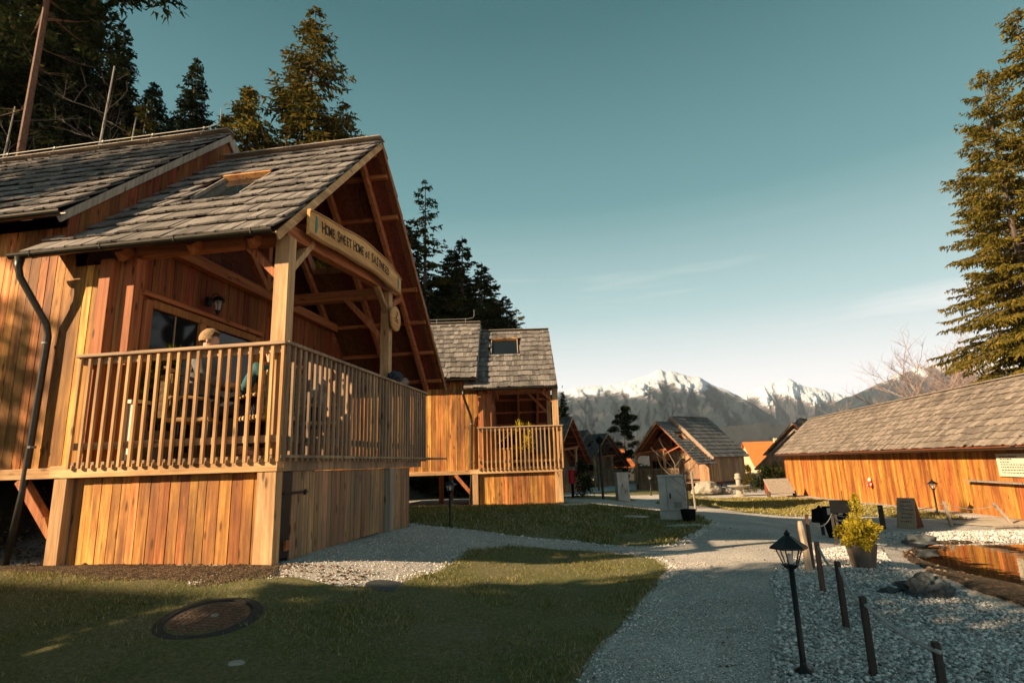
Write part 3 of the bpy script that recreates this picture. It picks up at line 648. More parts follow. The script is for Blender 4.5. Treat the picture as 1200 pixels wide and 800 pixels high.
        if full:
            for i in range(nb+1):
                p = P0+d*(L*i/nb)+n_*.012+d*rg.uniform(-.006, .006)
                B(lambda m: m.beam(p+Vector((0, 0, zd-.07)), p+Vector((rg.uniform(-.004, .004), rg.uniform(-.004, .004), zr-.037)), .036, .03, n_), 'baluster', mb_, r, .003)
        else:
            B(lambda m: [m.beam(P0+d*(L*i/nb)+n_*.012+Vector((0, 0, zd-.07)), P0+d*(L*i/nb)+n_*.012+Vector((0, 0, zr-.037)), .045, .03, n_) for i in range(nb+1)], 'balusters', mb_, r, 0)
        return r
    railing((-2.36, 0-.05, 0), (.03, -.05, 0), 0)
    railing((.05, -.02, 0), (.05, 4.55, 0), 0)
    # ---- base
    if base:
        gz = -.12
        B(lambda m: m.bx(-.21, .0, -.02, .10, gz, zd-.167), 'pier', 'beamZ')
        B(lambda m: m.bx(-2.56, -2.40, -.02, .12, gz, zd-.167), 'pier', 'beamZ')
        B(lambda m: planks_v(m, -2.385, -.21, lambda x: gz+.02, lambda x: zd-.17, .07, 'x', .115, seed=seed+11), 'base_boards', mwall, bevel=0)
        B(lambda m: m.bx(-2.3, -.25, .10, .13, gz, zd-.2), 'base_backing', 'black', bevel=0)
        B(lambda m: m.bx(-.115, -.02, .115, .30, .05, zd-.167), 'pier', 'black')
        B(lambda m: planks_v(m, .32, 2.74, lambda y: .02, lambda y: zd-.17, -.04, 'y', .10, seed=seed+12), 'base_door', 'larch_old', bevel=0)
        h = B(lambda m: (m.bx(-.015, .0, .14, .62, zd-.40, zd-.375), m.tube([(.0, .56, zd-.36), (.0, .56, zd-.42)], .014)), 'hinge_bar', 'black')
        B(lambda m: m.bx(-.06, .0, .20, .29, .12, .22), 'hinge_block', 'redZ')
        B(lambda m: m.bx(-.12, .02, 3.02, 3.15, gz-.1, zd-.167), 'pier', 'grey')
        B(lambda m: planks_v(m, 2.78, 3.0, lambda y: gz, lambda y: zd-.17, -.10, 'y', .1, seed=seed+15), 'base_boards', 'larch_old', bevel=0)
        B(lambda m: planks_v(m, 3.17, 3.98, lambda y: gz-.1, lambda y: zd-.17, -.05, 'y', .10, seed=seed+13), 'base_boards', 'larch_old', bevel=0)
        B(lambda m: planks_v(m, -2.3, -.05, lambda x: gz-.1, lambda x: zd-.17, 3.98, 'x', .14, seed=seed+14), 'base_boards', 'larch_old', bevel=0)
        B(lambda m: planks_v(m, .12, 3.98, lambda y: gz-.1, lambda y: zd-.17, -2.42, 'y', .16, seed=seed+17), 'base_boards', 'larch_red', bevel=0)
        B(lambda m: (m.beam((-2.56, .06, .32), (-3.05, .06, zd-.17), .10, .10, (0, 1, 0)), m.beam((-2.56, .06, .30), (-2.66, .06, .50), .06, .12, (0, 1, 0))), 'brace', 'redZ')
        for (xx, yy) in ((bx0+.5, .1), (bx0+.5, 5.8), (-3.9, 5.8), (-3.9, 2.9)):
            B(lambda m: m.bx(xx, xx+.15, yy, yy+.15, gz-.6, zd-.16), 'stilt', 'redZ')
    # ---- gutter and downpipe
    def gut(m, x0, x1, z):
        pr = []; n = 9
        for k in range(n): a = math.pi+math.pi*k/(n-1); pr.append((x0, ye-.09+.052*math.cos(a), z+.052*math.sin(a)))
        for k in range(n): a = 2*math.pi-math.pi*k/(n-1); pr.append((x0, ye-.09+.045*math.cos(a), z+.045*math.sin(a)))
        m.prism(pr, (x1-x0, 0, 0))
    g1 = B(lambda m: gut(m, px0-.15, px1+.0, ez-.015), 'gutter', 'metal', bevel=0)
    for i in range(4):
        xx = px0+.15+i*.9
        B(lambda m: m.tube([(xx, ye-.15+.005, ez+.0), (xx, ye-.135, ez-.06), (xx, ye-.09, ez-.075), (xx, ye-.04, ez-.05), (xx, ye, ez)], .006, 5), 'gutter_bracket', 'metal', g1, 0)
    B(lambda m: gut(m, bx0, xr+.1, ez+mz-.03), 'gutter', 'metal', bevel=0)
    xp = px0-.02
    dp = B(lambda m: m.tube([(xp, ye-.09, ez-.05), (xp, ye-.09, ez-.17), (xp+.02, ye-.07, ez-.28), (xp+.19, .01, ez-.78), (xp+.21, .03, ez-.92), (xp+.18, .02, zd-.3), (xp+.12, -.02, gz if base else 0)], [.05, .038, .036, .036, .036, .036, .036], 12), 'downpipe', 'metal', bevel=0)
    for m_ in dp.data.polygons: m_.use_smooth = True
    B(lambda m: [m.lathe([(.043, -.012), (.043, .012)], (xp+.2, .03, z_), 12) for z_ in (ez-1.0, zd+.18)], 'pipe_bracket', 'iron', dp, 0)
    if full:
        lc = B(lambda m: (m.tube([(bx0, ry-.02, rz_+mz+.2), (xr-.45, ry-.02, rz_+mz+.2), (xr-.25, ry-.02, rz_+mz+.23), (xr-.2, ry-.02, rz_+mz+.30), (xr-.2, ry-.02, rz_+mz+.52)], .009, 6), ), 'lightning_rod', 'iron', bevel=0)
        for i in range(5):
            xx = xr-.5-i*1.0
            B(lambda m: (m.tube([(xx, ry-.02, rz_+mz+.2), (xx, ry-.1, rz_+mz+.02)], .007, 5), m.box((xx, ry-.02, rz_+mz+.2), (.03, .03, .03))), 'rod_holder', 'iron', lc, 0)
    return t
G_HUT = 'wooden huts of the village'
hutA = hut('wooden_hut', 'large nearest wooden hut with an open gabled porch and long slatted balcony railing', (-3.26, 5.40, .30), 0, G_HUT, seed=3, body=6.5)
hutB = hut('wooden_hut', 'second wooden hut with a roof window above its porch, beyond the nearest hut', (-1.32, 16.75, .05), .157, G_HUT, pitch=.83, xr=-2.40, mlift=.32, dz=-.08, body=5.0, seed=40,
           nsky=(-1.98, -1.15, 4.62, 5.22), far_sky=False)
# ------------------------------------------------------------------ far huts
hutC = hut('wooden_hut', 'hut in the middle distance whose open timber gable faces the lawn', (1.9, 45.2, -1.1), R(-132), G_HUT, scale=.87, zd=.75, dz=-.35, full=False, mshake='shake_dark', seed=60, mwall='larch_old', body=5.5, xr=-2.3)
hutD = hut('wooden_hut', 'small far dark roofed hut left of the dark pine', (-1.35, 56.5, -1.45), R(-38), G_HUT, zd=.8, dz=-.3, full=False, mshake='shake_dark', seed=80, mwall='larch_old', far_sky=False, scale=.92)
hutE = hut('wooden_hut', 'far hut half hidden behind the right edge of the second hut', (-3.3, 41.5, -1.0), R(-20), G_HUT, zd=.8, dz=-.3, full=False, mshake='shake_dark', seed=90, mwall='larch_old', far_sky=False, scale=.95)
hutF = hut('wooden_hut', 'far hut seen through the porch of the middle distance hut', (2.6, 60, -1.4), R(-138), G_HUT, zd=.8, dz=-.3, full=False, mshake='shake_dark', seed=95, mwall='larch_old', far_sky=False)
hutG = hut('wooden_hut', 'far hut with a dark steep roof right behind the middle distance hut', (14.2, 56.5, -1.5), R(-120), G_HUT, zd=.8, dz=-.6, full=False, mshake='shake_dark', seed=97, mwall='larch_old', far_sky=False)
# ------------------------------------------------------------------ long barn
def barn():
    t = thing('long_barn', 'long low barn with orange board wall and shake roof', 'barn', (9.9, 5, 0))
    Lb = 30.9; ez = 1.22; rx, rzz = 1.75, 3.15; X0 = -.32
    MB_ = MB(); planks_v(MB_, .0, Lb-.3, lambda y: -1.2, lambda y: ez-.02, 0, 'y', .15, seed=5); MB_.build('wall', 'barn_wood', t)
    MB_ = MB(); planks_v(MB_, 0.03, 3.6, lambda x: -1.3, lambda x: ez+.1+min(x, 3.6-x)*1.05, Lb-.3, 'x', .16, seed=6); MB_.build('end_wall', 'larch_old', t)
    MB_ = MB(); planks_v(MB_, .0, Lb-.3, lambda y: -1.4, lambda y: ez-.02, 3.6, 'y', .25, seed=7); MB_.build('back_wall', 'larch_old', t)
    s = Vector((rx-X0, 0, rzz-ez)); L = s.length
    m = MB(); shakes(m, (X0, 0, ez+.02), (0, 1, 0), s, Lb, L, .27, (.10, .22), .02, seed=9); m.build('roof_shakes', 'shake_warm', t)
    m = MB(); shakes(m, (2*rx-X0, 0, ez+.02), (0, 1, 0), Vector((-(rx-X0), 0, rzz-ez)), Lb, L, .55, (.2, .4), .02, seed=10); m.build('roof_shakes', 'shake_warm', t)
    m = MB(); m.prism([(X0, 0, ez), (rx, 0, rzz), (2*rx-X0, 0, ez), (2*rx-X0, 0, ez-.05), (rx, 0, rzz-.06), (X0, 0, ez-.05)], (0, Lb, 0)); m.build('roof_boards', 'under', t)
    m = MB(); m.beam((rx, 0, rzz+.06), (rx, Lb+.02, rzz+.06), .2, .03); m.build('ridge_cap', 'grey', t)
    m = MB(); m.bx(X0-.03, X0-.002, 0, Lb, ez-.06, ez+.03); m.build('fascia', 'larch_red', t)
    m = MB(); pr = []
    for k in range(9): a = math.pi+math.pi*k/8; pr.append((X0-.10+.06*math.cos(a), 0, ez+.0+.06*math.sin(a)))
    for k in range(9): a = 2*math.pi-math.pi*k/8; pr.append((X0-.10+.052*math.cos(a), 0, ez+.0+.052*math.sin(a)))
    m.prism(pr, (0, Lb, 0)); m.build('gutter', 'metal', t)
    for i in range(11):
        m = MB(); m.beam((X0+.02, 1.5+i*2.8, ez-.07), (.05, 1.5+i*2.8, ez+.0), .08, .1); m.build('rafter_end', 'redX', t)
    m = MB(); m.bx(-.17, 0, 9.2, 13.2, .33, .37); m.build('ledge', 'grey', t)
    return t
MT['barn_wood'] = wood('barn_boards', (.28, .10, .02), (.55, .25, .055), 'Z', .40, stain=(.15, .045, .015))
barn()
# info board on the barn
MT['paper'] = flat('notice_paper', (.52, .47, .38), .8, 0, .05, 6); MT['ink'] = flat('ink', (.06, .055, .05), .7)
t = thing('notice_board', 'pale notice board with rows of fine print on the barn wall', 'notice', (9.87, 15.9, .78))
MB().bx(-.02, 0, -1.0, 1.0, -.28, .28).build('panel', 'paper', t)
rg = random.Random(3); m = MB()
y = .86
for r_ in range(7):
    z = .21-r_*.066; y = .86
    while y > -.9:
        w = rg.uniform(.03, .09)*(1.5 if r_ == 0 else 1)
        if r_ < 3 and y < .2+.2*r_: break
        m.bx(-.024, -.02, y-w, y, z-.011*(2 if r_ == 0 else 1), z+.011); y -= w+.03
m.build('printed_lines', 'ink', t)
# small ornament on the barn wall
MT['red'] = flat('red_paint', (.45, .02, .03), .5); MT['cream'] = flat('cream_paint', (.7, .62, .5), .6)
t = thing('wall_ornament', 'small red and white figure hung on the barn wall', 'ornament', (9.86, 24.5, .05), 0, None, .8)
MB().lathe([(.02, -.2), (.10, -.17), (.12, -.05), (.08, .06), (.03, .1)], (-.06, 0, 0), 10).build('body', 'red', t, smooth=True)
MB().lathe([(.01, .06), (.07, .10), (.08, .17), (.04, .24), (.01, .26)], (-.06, 0, 0), 10).build('head', 'cream', t, smooth=True)
MB().tube([(-.06, -.1, -.02), (-.12, -.17, -.10)], .03).tube([(-.06, .1, -.02), (-.12, .17, -.10)], .03).build('arms', 'cream', t)
# ------------------------------------------------------------------ garden lanterns
def lantern(name, label, loc, h, group, wall=False):
    t = thing(name, label, 'lamp', loc, 0, group); lw = .075*h/.76; hb = h*.72
    if not wall:
        MB().lathe([(.055, 0), (.055, .012), (.022, .03), (.017, .06), (.016, hb)], n=10).build('pole', 'black', t, smooth=True)
    MB().lathe([(.016, hb), (.035, hb+.012), (.05, hb+.03), (.03, hb+.035)], n=6).build('lamp_base', 'black', t)
    b0, b1, z0, z1 = .042, lw, hb+.035, hb+h*.16
    for k in range(6):
        a = k*math.pi/3; MB().beam((b0*math.cos(a), b0*math.sin(a), z0), (b1*math.cos(a), b1*math.sin(a), z1), .006, .006).build('cage_bar', 'black', t)
    MB().lathe([(b0*.93, z0), (b1*.93, z1)], n=6).build('glass', 'lampglass', t)
    MB().lathe([(.014, z0), (.014, z0+.05), (.008, z0+.055)], n=8).build('bulb', 'cream', t)
    MB().lathe([(lw*1.45, z1-.004), (lw*1.4, z1+.008), (lw*.75, z1+h*.055), (lw*.35, z1+h*.085), (.014, z1+h*.092), (.02, z1+h*.105), (.012, z1+h*.115), (.002, z1+h*.135)], n=6).build('lamp_roof', 'black', t)
    return t
gm, gt, gb = M('lamp_glass'); gb.inputs['Base Color'].default_value = (.55, .6, .58, 1); gb.inputs['Alpha'].default_value = .22; gb.inputs['Roughness'].default_value = .08; MT['lampglass'] = gm
GL = 'black garden lanterns'
l1 = lantern('garden_lantern', 'black garden lantern on a post in the foreground beside the pebble bed', (1.01, 3.76, 0), .76, GL)
dup(l1, (-2.54, 9.2, terr(-2.54, 9.2)), .4, 'black garden lantern at the lawn edge between the first two huts', GL, .98)
dup(l1, (8.60, 17.6, terr(8.6, 17.6)), .2, 'black garden lantern in front of the barn wall', GL, 1.28)
dup(l1, (-.9, 33.0, terr(-.9, 33)-.02), .2, 'tiny far lantern on the grass near the far cabinet', GL, 1.5)
dup(l1, (2.1, 32.0, terr(2.1, 32)-.02), .3, 'tiny far lantern before the middle distance hut', GL, 1.5)
# wall lantern of the nearest hut
t = thing('wall_lantern', 'black lantern on the end wall above the glazed door of the nearest hut', 'lamp', (-5.18, 6.72, 3.36))
MB().beam((-.05, 0, .12), (.0, 0, .12), .07, .12).tube([(0, 0, .13), (.05, 0, .22), (.12, 0, .22), (.13, 0, .17)], .008).build('bracket', 'black', t)
MB().lathe([(.09, .11), (.085, .12), (.05, .17), (.015, .19)], (.13, 0, 0), 6).build('lamp_roof', 'black', t)
MB().lathe([(.035, -.02), (.062, .11)], (.13, 0, 0), 6).build('glass', 'lampglass', t)
MB().lathe([(.005, -.09), (.02, -.06), (.04, -.02), (.04, -.015)], (.13, 0, 0), 6).build('lamp_base', 'black', t)
for k in range(6):
    a = k*math.pi/3; MB().beam((.13+.037*math.cos(a), .037*math.sin(a), -.02), (.13+.064*math.cos(a), .064*math.sin(a), .11), .006, .006).build('cage_bar', 'black', t)
# ------------------------------------------------------------------ sign boards on the porch
MT['signwood'] = wood('carved_sign_board', (.48, .27, .09), (.68, .43, .16), 'Y', .05, stain=(.36, .17, .05), knots=False)
MT['bark'] = wood('live_edge', (.30, .17, .07), (.45, .28, .12), 'Y', .1, knots=False)
MT['carve'] = flat('burnt_lettering', (.05, .025, .012), .8); MT['teal'] = flat('teal_paint', (.03, .17, .15), .6)
def welcome_sign():
    t = thing('hanging_sign', 'long wavy wooden sign with carved lettering under the gable of the nearest hut', 'sign', (-3.24, 5.40, .30))
    ys = [.24+i*(2.95/28) for i in range(29)]
    def mid(y): u = (y-.24)/2.95; return 3.67+.12*math.sin(u*math.pi*.95)+.10*u-.02*math.sin(u*6.28)
    def half(y): u = (y-.24)/2.95; return .155+.04*math.sin(u*math.pi)+.008*math.sin(u*17)
    pts = [(0, y, mid(y)+half(y)) for y in ys]+[(0, y, mid(y)-half(y)) for y in reversed(ys)]
    MB().prism([(.03, p[1], p[2]) for p in pts], (.045, 0, 0)).build('board', 'signwood', t, .006)
    # live edge strips standing proud along top and bottom
    for sgn, nm in ((1, 'edge'), (-1, 'edge')):
        m = MB(); m.tube([(.078, y, mid(y)+sgn*(half(y)-.02)) for y in ys], .014, 6); m.build(nm, 'bark', t, smooth=True)
    txt = 'Home Sweet Home of Sastweed'.upper(); n = len(txt)
    words_ = ['HOME', 'SWEET', 'HOME', 'of', 'SASTWEED']; y = .50
    for w in words_:
        for ch in w:
            big = ch == w[0] and w != 'of'; s = .20 if big else .165
            adv = s*(.42 if ch in 'I' else .58)
            u = mid(y+.01+adv/2)
            a = math.atan2(mid(y+.1)-mid(y), .1)
            M4 = Matrix.Translation((.0765, y+adv/2, u)) @ Matrix.Rotation(a, 4, 'X') @ Matrix.Rotation(R(90), 4, 'Z') @ Matrix.Rotation(R(90), 4, 'X')
            text_mesh(ch, s, 'letter', 'carve', t, M4, .003, sx=.72); y += adv*.85
        y += .045
    for yy in (.36, 3.03):
        a = [(.0755, yy+.045*math.cos(k*math.pi/8), mid(yy)+.11*math.sin(k*math.pi/8)) for k in range(-4, 5)]
        MB().prism(a, (.006, 0, 0)).build('painted_leaf', 'teal', t)
welcome_sign()
t = thing('round_plaque', 'round wood slice plaque on the far post of the nearest porch', 'plaque', (-3.30, 8.53, 3.545))
MB().lathe([(.195, 0), (.205, .01), (.2, .035), (.185, .04)], (.045, 0, 0), 28, Matrix.Rotation(R(90), 3, 'Y')).build('wood_slice', 'signwood', t)
X90 = Matrix.Rotation(R(90), 4, 'Z') @ Matrix.Rotation(R(90), 4, 'X')
m = MB(); m.tube([(.09, -.0, .11), (.09, .03, .08), (.09, .0, .05), (.09, -.02, .02)], .007, 5).tube([(.09, -.10, -.01), (.09, -.04, .01), (.09, .03, -.02), (.09, .1, .0)], .006, 5).tube([(.09, -.08, -.05), (.09, -.02, -.04), (.09, .06, -.06)], .006, 5)
m.build('burnt_mark', 'carve', t)
# ------------------------------------------------------------------ rope fence posts
GP = 'rope fence stakes round the pebble bed'
MT['stake'] = wood('dark_stake', (.018, .017, .016), (.045, .038, .032), 'Z', .3); MT['stake_red'] = wood('brown_stake', (.055, .032, .026), (.11, .065, .048), 'Z', .3)
MT['rope'] = flat('hemp_rope', (.30, .31, .30), .9, 0, .2, 60, .4); MT['pale_log'] = wood('pale_log', (.30, .23, .15), (.50, .40, .28), 'Z', .2)
def stake(x, y, h, label, mat='stake', w=.038, lean=(0, 0)):
    z = terr(x, y); m = MB(); m.beam((0, 0, -.1), (lean[0], lean[1], h), w, w, (0, 1, 0), w*.92, w*.92); o = m.build('rope_stake', mat, None, .004)
    o.location = (x, y, z); o.rotation_euler.z = rnd.uniform(-.2, .2); tag(o, label, 'stake', GP); return Vector((x+lean[0], y+lean[1], z+h))
S = []
S.append(stake(1.545, 3.40, .27, 'dark rope stake cut by the bottom edge of the picture'))
S.append(stake(1.36, 3.73, .41, 'dark rope stake right of the foreground lantern'))
S.append(stake(1.57, 4.67, .445, 'dark rope stake second in line behind the foreground lantern'))
S.append(stake(1.80, 5.80, .43, 'reddish brown rope stake third in line behind the lantern', 'stake_red', .045))
S.append(stake(2.09, 6.95, .56, 'thin brown rope stake standing against the pale split log', 'stake_red', .035))
S.append(stake(3.35, 9.9, .50, 'rope stake under the small dark sign board'))
S.append(stake(6.14, 15.0, .52, 'thick dark rope stake on the gravel right of the potted conifer', 'stake', .10))
S.append(stake(7.68, 15.2, .56, 'slanting grey rope stake at the far side of the pond', 'grey', .06, (-.08, 0)))
S.append(stake(9.1, 15.4, .48, 'strongly leaning grey rope stake by the barn corner', 'grey', .06, (-.34, 0)))
def rope(pts, label, r=.008, sag=.09):
    P = []
    for i in range(len(pts)-1):
        a, b = pts[i], pts[i+1]
        for k in range(12):
            u = k/12; p = a.lerp(b, u); p.z -= sag*4*u*(1-u)*min(1, (b-a).length); P.append(p)
    P.append(pts[-1]); m = MB(); m.tube(P, r, 6); tag(m.build('rope', 'rope', smooth=True), label, 'rope')
dz = Vector((0, 0, -.05))
rope([p+Vector((.0, -.036, -.04)) for p in S[:4]], 'grey rope slung between the stakes behind the foreground lantern', .011, .07)
rope([p+dz for p in S[4:7]], 'thin rope from the split log to the thick dark stake', .006, .12)
rope([p+dz for p in S[6:9]], 'thin rope along the far side of the pond', .007, .10)
m = MB(); m.tube([(0, 0, -.1), (-.01, 0, .2), (-.03, .0, .42), (-.035, 0, .50)], [.04, .036, .034, .022], 7); o = m.build('split_log', 'pale_log'); o.location = (2.03, 6.88, 0); tag(o, 'pale upright split log beside the thin brown stake', 'log')
m = MB(); m.tube([(0, 0, 0), (.5, .05, .02), (.9, -.02, .0)], .03, 7); o = m.build('driftwood', 'grey'); o.location = (8.2, 14.6, terr(8.2, 14.6)+.03); tag(o, 'grey stick lying by the far edge of the pond', 'wood')
# ------------------------------------------------------------------ dark signs near the stakes
MT['slate'] = flat('dark_board', (.009, .010, .011), .9, 0, .2, 10, spec=.05)
t = thing('sign_post', 'larger black sign board on a thin post behind the potted conifer', 'sign', (3.38, 9.7, terr(3.38, 9.7)), R(-10))
MB().beam((0, 0, -.1), (-.07, 0, .64), .035, .03).build('post', 'stake', t); MB().box((.07, -.03, .57), (.36, .03, .19)).build('board', 'slate', t, .004); MB().tube([(.08, 0, .66), (.08, 0, .80)], .005, 5).build('spike', 'black', t)
t = thing('sign_post', 'small black gabled sign box on a post left of the larger sign', 'sign', (4.0, 12.4, terr(4, 12.4)), R(-10))
MB().beam((0, 0, -.1), (-.01, 0, .26), .06, .05).build('post', 'stake', t)
MB().prism([(-.18, -.05, .24), (.18, -.05, .22), (.13, -.05, .50), (.03, -.05, .50), (-.02, -.05, .56), (-.07, -.05, .50), (-.15, -.05, .48)], (0, .09, 0)).build('box', 'slate', t, .004)
t = thing('letter_box', 'black box with white notices and a red flap behind the potted conifer', 'box', (4.1, 12.0, terr(4.1, 12)), R(-10))
MB().beam((0, 0, -.1), (0, 0, .35), .06, .05).build('post', 'stake', t); MB().box((.02, 0, .42), (.42, .1, .24)).build('box', 'slate', t, .004)
MB().box((-.08, -.053, .45), (.08, .004, .12)).box((.10, -.053, .45), (.07, .004, .12)).build('notice', 'paper', t); MB().box((.27, 0, .48), (.07, .08, .16)).build('flap', 'red', t, .004)
m = MB(); m.lathe([(.12, 0), (.16, .2), (.17, .26), (.15, .26), (.13, .2)], n=14); o = m.build('black_pot', 'slate', smooth=False); o.location = (3.75, 11.0, terr(3.75, 11)); tag(o, 'low black pot on the gravel under the black box', 'pot')
# A frame board
MT['aboard'] = wood('sandwich_board', (.26, .19, .12), (.36, .27, .18), 'N', .1, knots=False)
t = thing('sandwich_board', 'brown sandwich board with handwritten lines on the gravel before the barn', 'sign', (6.75, 15.1, terr(6.75, 15.1)), R(-45))
m = MB(); m.prism([(-.2, -.20, 0), (.2, -.20, 0), (.18, -.01, .66), (-.18, -.01, .66)], (0, .018, .004)); m.build('front_panel', 'aboard', t)
m = MB(); m.prism([(-.2, .22, 0), (.2, .22, 0), (.18, .02, .66), (-.18, .02, .66)], (0, -.018, .004)); m.build('back_panel', 'stake_red', t)
m = MB(); m.prism([(.195, -.19, .02), (.195, .21, .02), (.178, .0, .65)], (-.012, 0, 0)); m.build('side_panel', 'stake_red', t)
m = MB(); rg = random.Random(9)
for i in range(6):
    z = .58-i*.085; x = -.13+rg.uniform(0, .05)
    while x < .12:
        w = rg.uniform(.015, .05); yb = -.20+.19*z/.66-.006
        m.beam((x, yb, z-.012), (x+w, yb, z+rg.uniform(-.01, .015)), .004, .012); m.beam((x+w*.5, yb, z-.018), (x+w*.6, yb, z+.018), .004, .009); x += w+.014
m.build('handwriting', 'carve', t)
# ------------------------------------------------------------------ potted conifer, rock, manholes
MT['terra'] = flat('grey_brown_pot', (.14, .115, .095), .55, 0, .15, 12, .1); MT['rock'] = flat('dark_rock', (.06, .07, .075), .7, 0, .45, 9, .6)
MT['conifer_gold'] = leaf_mat('golden_needles', (.22, .19, .02), (.46, .36, .03), (.55, .40, .06), .3)
def clump(rg, c, r, n, s, flatz=1.0):
    V = []; F = []
    for i in range(n):
        d = rg.normal(size=3); d /= np.linalg.norm(d)+1e-9; p = np.array(c)+d*np.array([r, r, r*flatz])*rg.rand()**.45
        out = d*.8+rg.normal(size=3)*.5; out /= np.linalg.norm(out)+1e-9; sd_ = np.cross(out, rg.normal(size=3)); sd_ /= np.linalg.norm(sd_)+1e-9
        L = s*rg.uniform(.6, 1.4); w = L*.22; k = len(V); V += [p-sd_*w, p+sd_*w, p+out*L]; F.append((k, k+1, k+2))
    return V, F
def leafy(name, blobs, mat, parent, seed=1, dens=1):
    rg = np.random.RandomState(seed); V = []; F = []
    for c, r, n, s, fz in blobs:
        v, f = clump(rg, c, r, int(n*dens), s, fz); o = len(V); V += v; F += [tuple(i+o for i in q) for q in f]
    return raw(name, V, F, mat, parent)
t = thing('potted_conifer', 'golden dwarf conifer in a grey brown tapered pot on the pebbles', 'plant', (2.66, 7.12, terr(2.66, 7.12)-.01))
MB().lathe([(.105, 0), (.115, .02), (.155, .24), (.16, .25), (.145, .25), (.14, .23), (.02, .22)], n=28).build('pot', 'terra', t, smooth=True)
MB().lathe([(.138, .215), (.05, .225), (.01, .228)], n=16).build('potting_soil', 'litter', t)
MB().tube([(0, 0, .2), (.01, 0, .45), (.0, 0, .72)], [.014, .01, .004], 6).build('stem', 'stake_red', t)
bl = []
rg0 = random.Random(4)
for i in range(42):
    a = rg0.uniform(0, 6.28); rr = rg0.uniform(.02, .20); z = .30+rg0.uniform(0, .20)-rr*.2; bl.append(((rr*math.cos(a), rr*math.sin(a), z), .055, 150, .03, .9))
for i in range(16): bl.append(((rg0.uniform(-.07, .07)*(1-i/18), rg0.uniform(-.07, .07)*(1-i/18), .48+i*.018), .03+.03*(1-i/16), 50, .028, 1))
bl.append(((0, 0, .76), .012, 30, .035, 2.5))
leafy('foliage', bl, 'conifer_gold', t, 4)
def rock(name, label, loc, d, mat, seed, sub=3, amp=.3, sharp=1.6, rz=0):
    bm = bmesh.new(); bmesh.ops.create_icosphere(bm, subdivisions=sub, radius=1)
    for v in bm.verts:
        n = noise.noise(v.co*sharp+Vector((seed, 0, 0)))*amp-abs(noise.noise(v.co*2.6+Vector((0, 0, seed))))*amp*1.1+amp*.2+noise.noise(v.co*4+Vector((0, seed, 0)))*amp*.4+noise.noise(v.co*9)*amp*.15
        v.co *= 1+n; v.co.x *= d[0]; v.co.y *= d[1]; v.co.z = max(v.co.z, -.35)*d[2]
    me = bpy.data.meshes.new(name); bm.to_mesh(me); bm.free(); me.materials.append(MT[mat]); o = bpy.data.objects.new(name, me); COL.objects.link(o); o.location = loc; o.rotation_euler.z = rz
    return tag(o, label, 'rock')
rock('garden_rock', 'jagged blue grey rock lying on the pebbles by the pond', (2.58, 5.70, .03), (.19, .13, .125), 'rock', 3.3, 5, .45, 1.7, -.2)
rock('garden_rock', 'flat dark stone at the left foot of the jagged rock', (2.34, 5.78, .02), (.10, .05, .03), 'rock', 8.3, 3, .4, 1.9, .2)
rock('garden_rock', 'dark wet stone at the near pond edge of the pebble mound', (5.55, 12.15, -.42), (.28, .14, .12), 'rock', 5.3, 3, .4)
rock('garden_rock', 'small dark stone on the gravel bank left of the pond', (5.2, 13.3, -.36), (.16, .10, .08), 'rock', 6.3, 3, .4)
MT['lime'] = flat('limestone', (.32, .285, .23), .8, 0, .2, 4, .4)
rock('boulder', 'large pale boulder on the lawn edge before the middle distance hut', (5.45, 35.6, -.62), (.75, .5, .55), 'lime', 2.2, 3, .25)
rock('boulder', 'smaller pale boulder left of the stone fountain', (6.6, 36.2, -.78), (.42, .35, .26), 'lime', 4.2, 3, .25)
# stone fountain
t = thing('stone_fountain', 'pale stone fountain with a round bowl on a column', 'fountain', (6.85, 33.5, terr(6.85, 33.5)), 0, None, .92)
MB().lathe([(.36, 0), (.36, .08), (.2, .14), (.17, .35), (.3, .48), (.62, .56), (.66, .62), (.58, .64), (.3, .58), (.14, .6)], n=20).build('bowl', 'lime', t)
MB().lathe([(.14, .58), (.14, .95), (.2, 1.0), (.2, 1.1), (.16, 1.12), (.17, 1.28), (.05, 1.32)], n=14).build('column', 'lime', t)
# tilted weathered cart near the barn end
t = thing('wooden_cart', 'grey lidded wooden cart beside the far end of the barn', 'cart', (8.35, 31.5, terr(8.35, 31.5)), R(8))
MB().prism([(-.62, -.45, .22), (.62, -.45, .22), (.62, .25, .92), (-.62, .25, .92)], (0, .04, -.03)).build('lid', 'grey', t, .01)
MB().prism([(-.6, -.4, .2), (-.6, .3, .2), (-.6, .25, .86), (-.6, -.4, .22)], (1.2, 0, 0)).build('box', 'larch_red', t)
for x in (-.66, .62):
    MB().lathe([(.17, -.03), (.17, .03)], (x, -.3, .17), 16, Matrix.Rotation(R(90), 3, 'Y')).build('wheel', 'stake_red' if x < 0 else 'slate', t)
def cover(name, label, x, y, r, mat, ring=None, slots=True):
    z = terr(x, y)+.012; t = thing(name, label, 'manhole', (x, y, z+.004), .5); t.rotation_euler = (math.atan2(terr(x, y+.2)-terr(x, y-.2), .4), -math.atan2(terr(x+.2, y)-terr(x-.2, y), .4), 0)
    if ring: MB().lathe([(r*1.32, -.012), (r*1.28, .006), (r*1.05, .016), (r*1.02, -.01)], n=28).build('rim', ring, t)
    m = MB(); m.lathe([(r, -.012), (r, .003), (r*.97, .006), (.01, .006)], n=32); m.build('lid', mat, t)
    if slots:
        m = MB()
        for i in range(-6, 7):
            for j in range(-6, 7):
                if math.hypot(i, j) < 6.3: m.box((i*r/7, j*r/7, .0075), (r/11, r/11, .004))
        m.build('lid_pattern', mat, t); MB().lathe([(.03, .006), (.028, .014)], (.02, .03, 0), 12).build('lift_plug', 'grey', t)
    return t
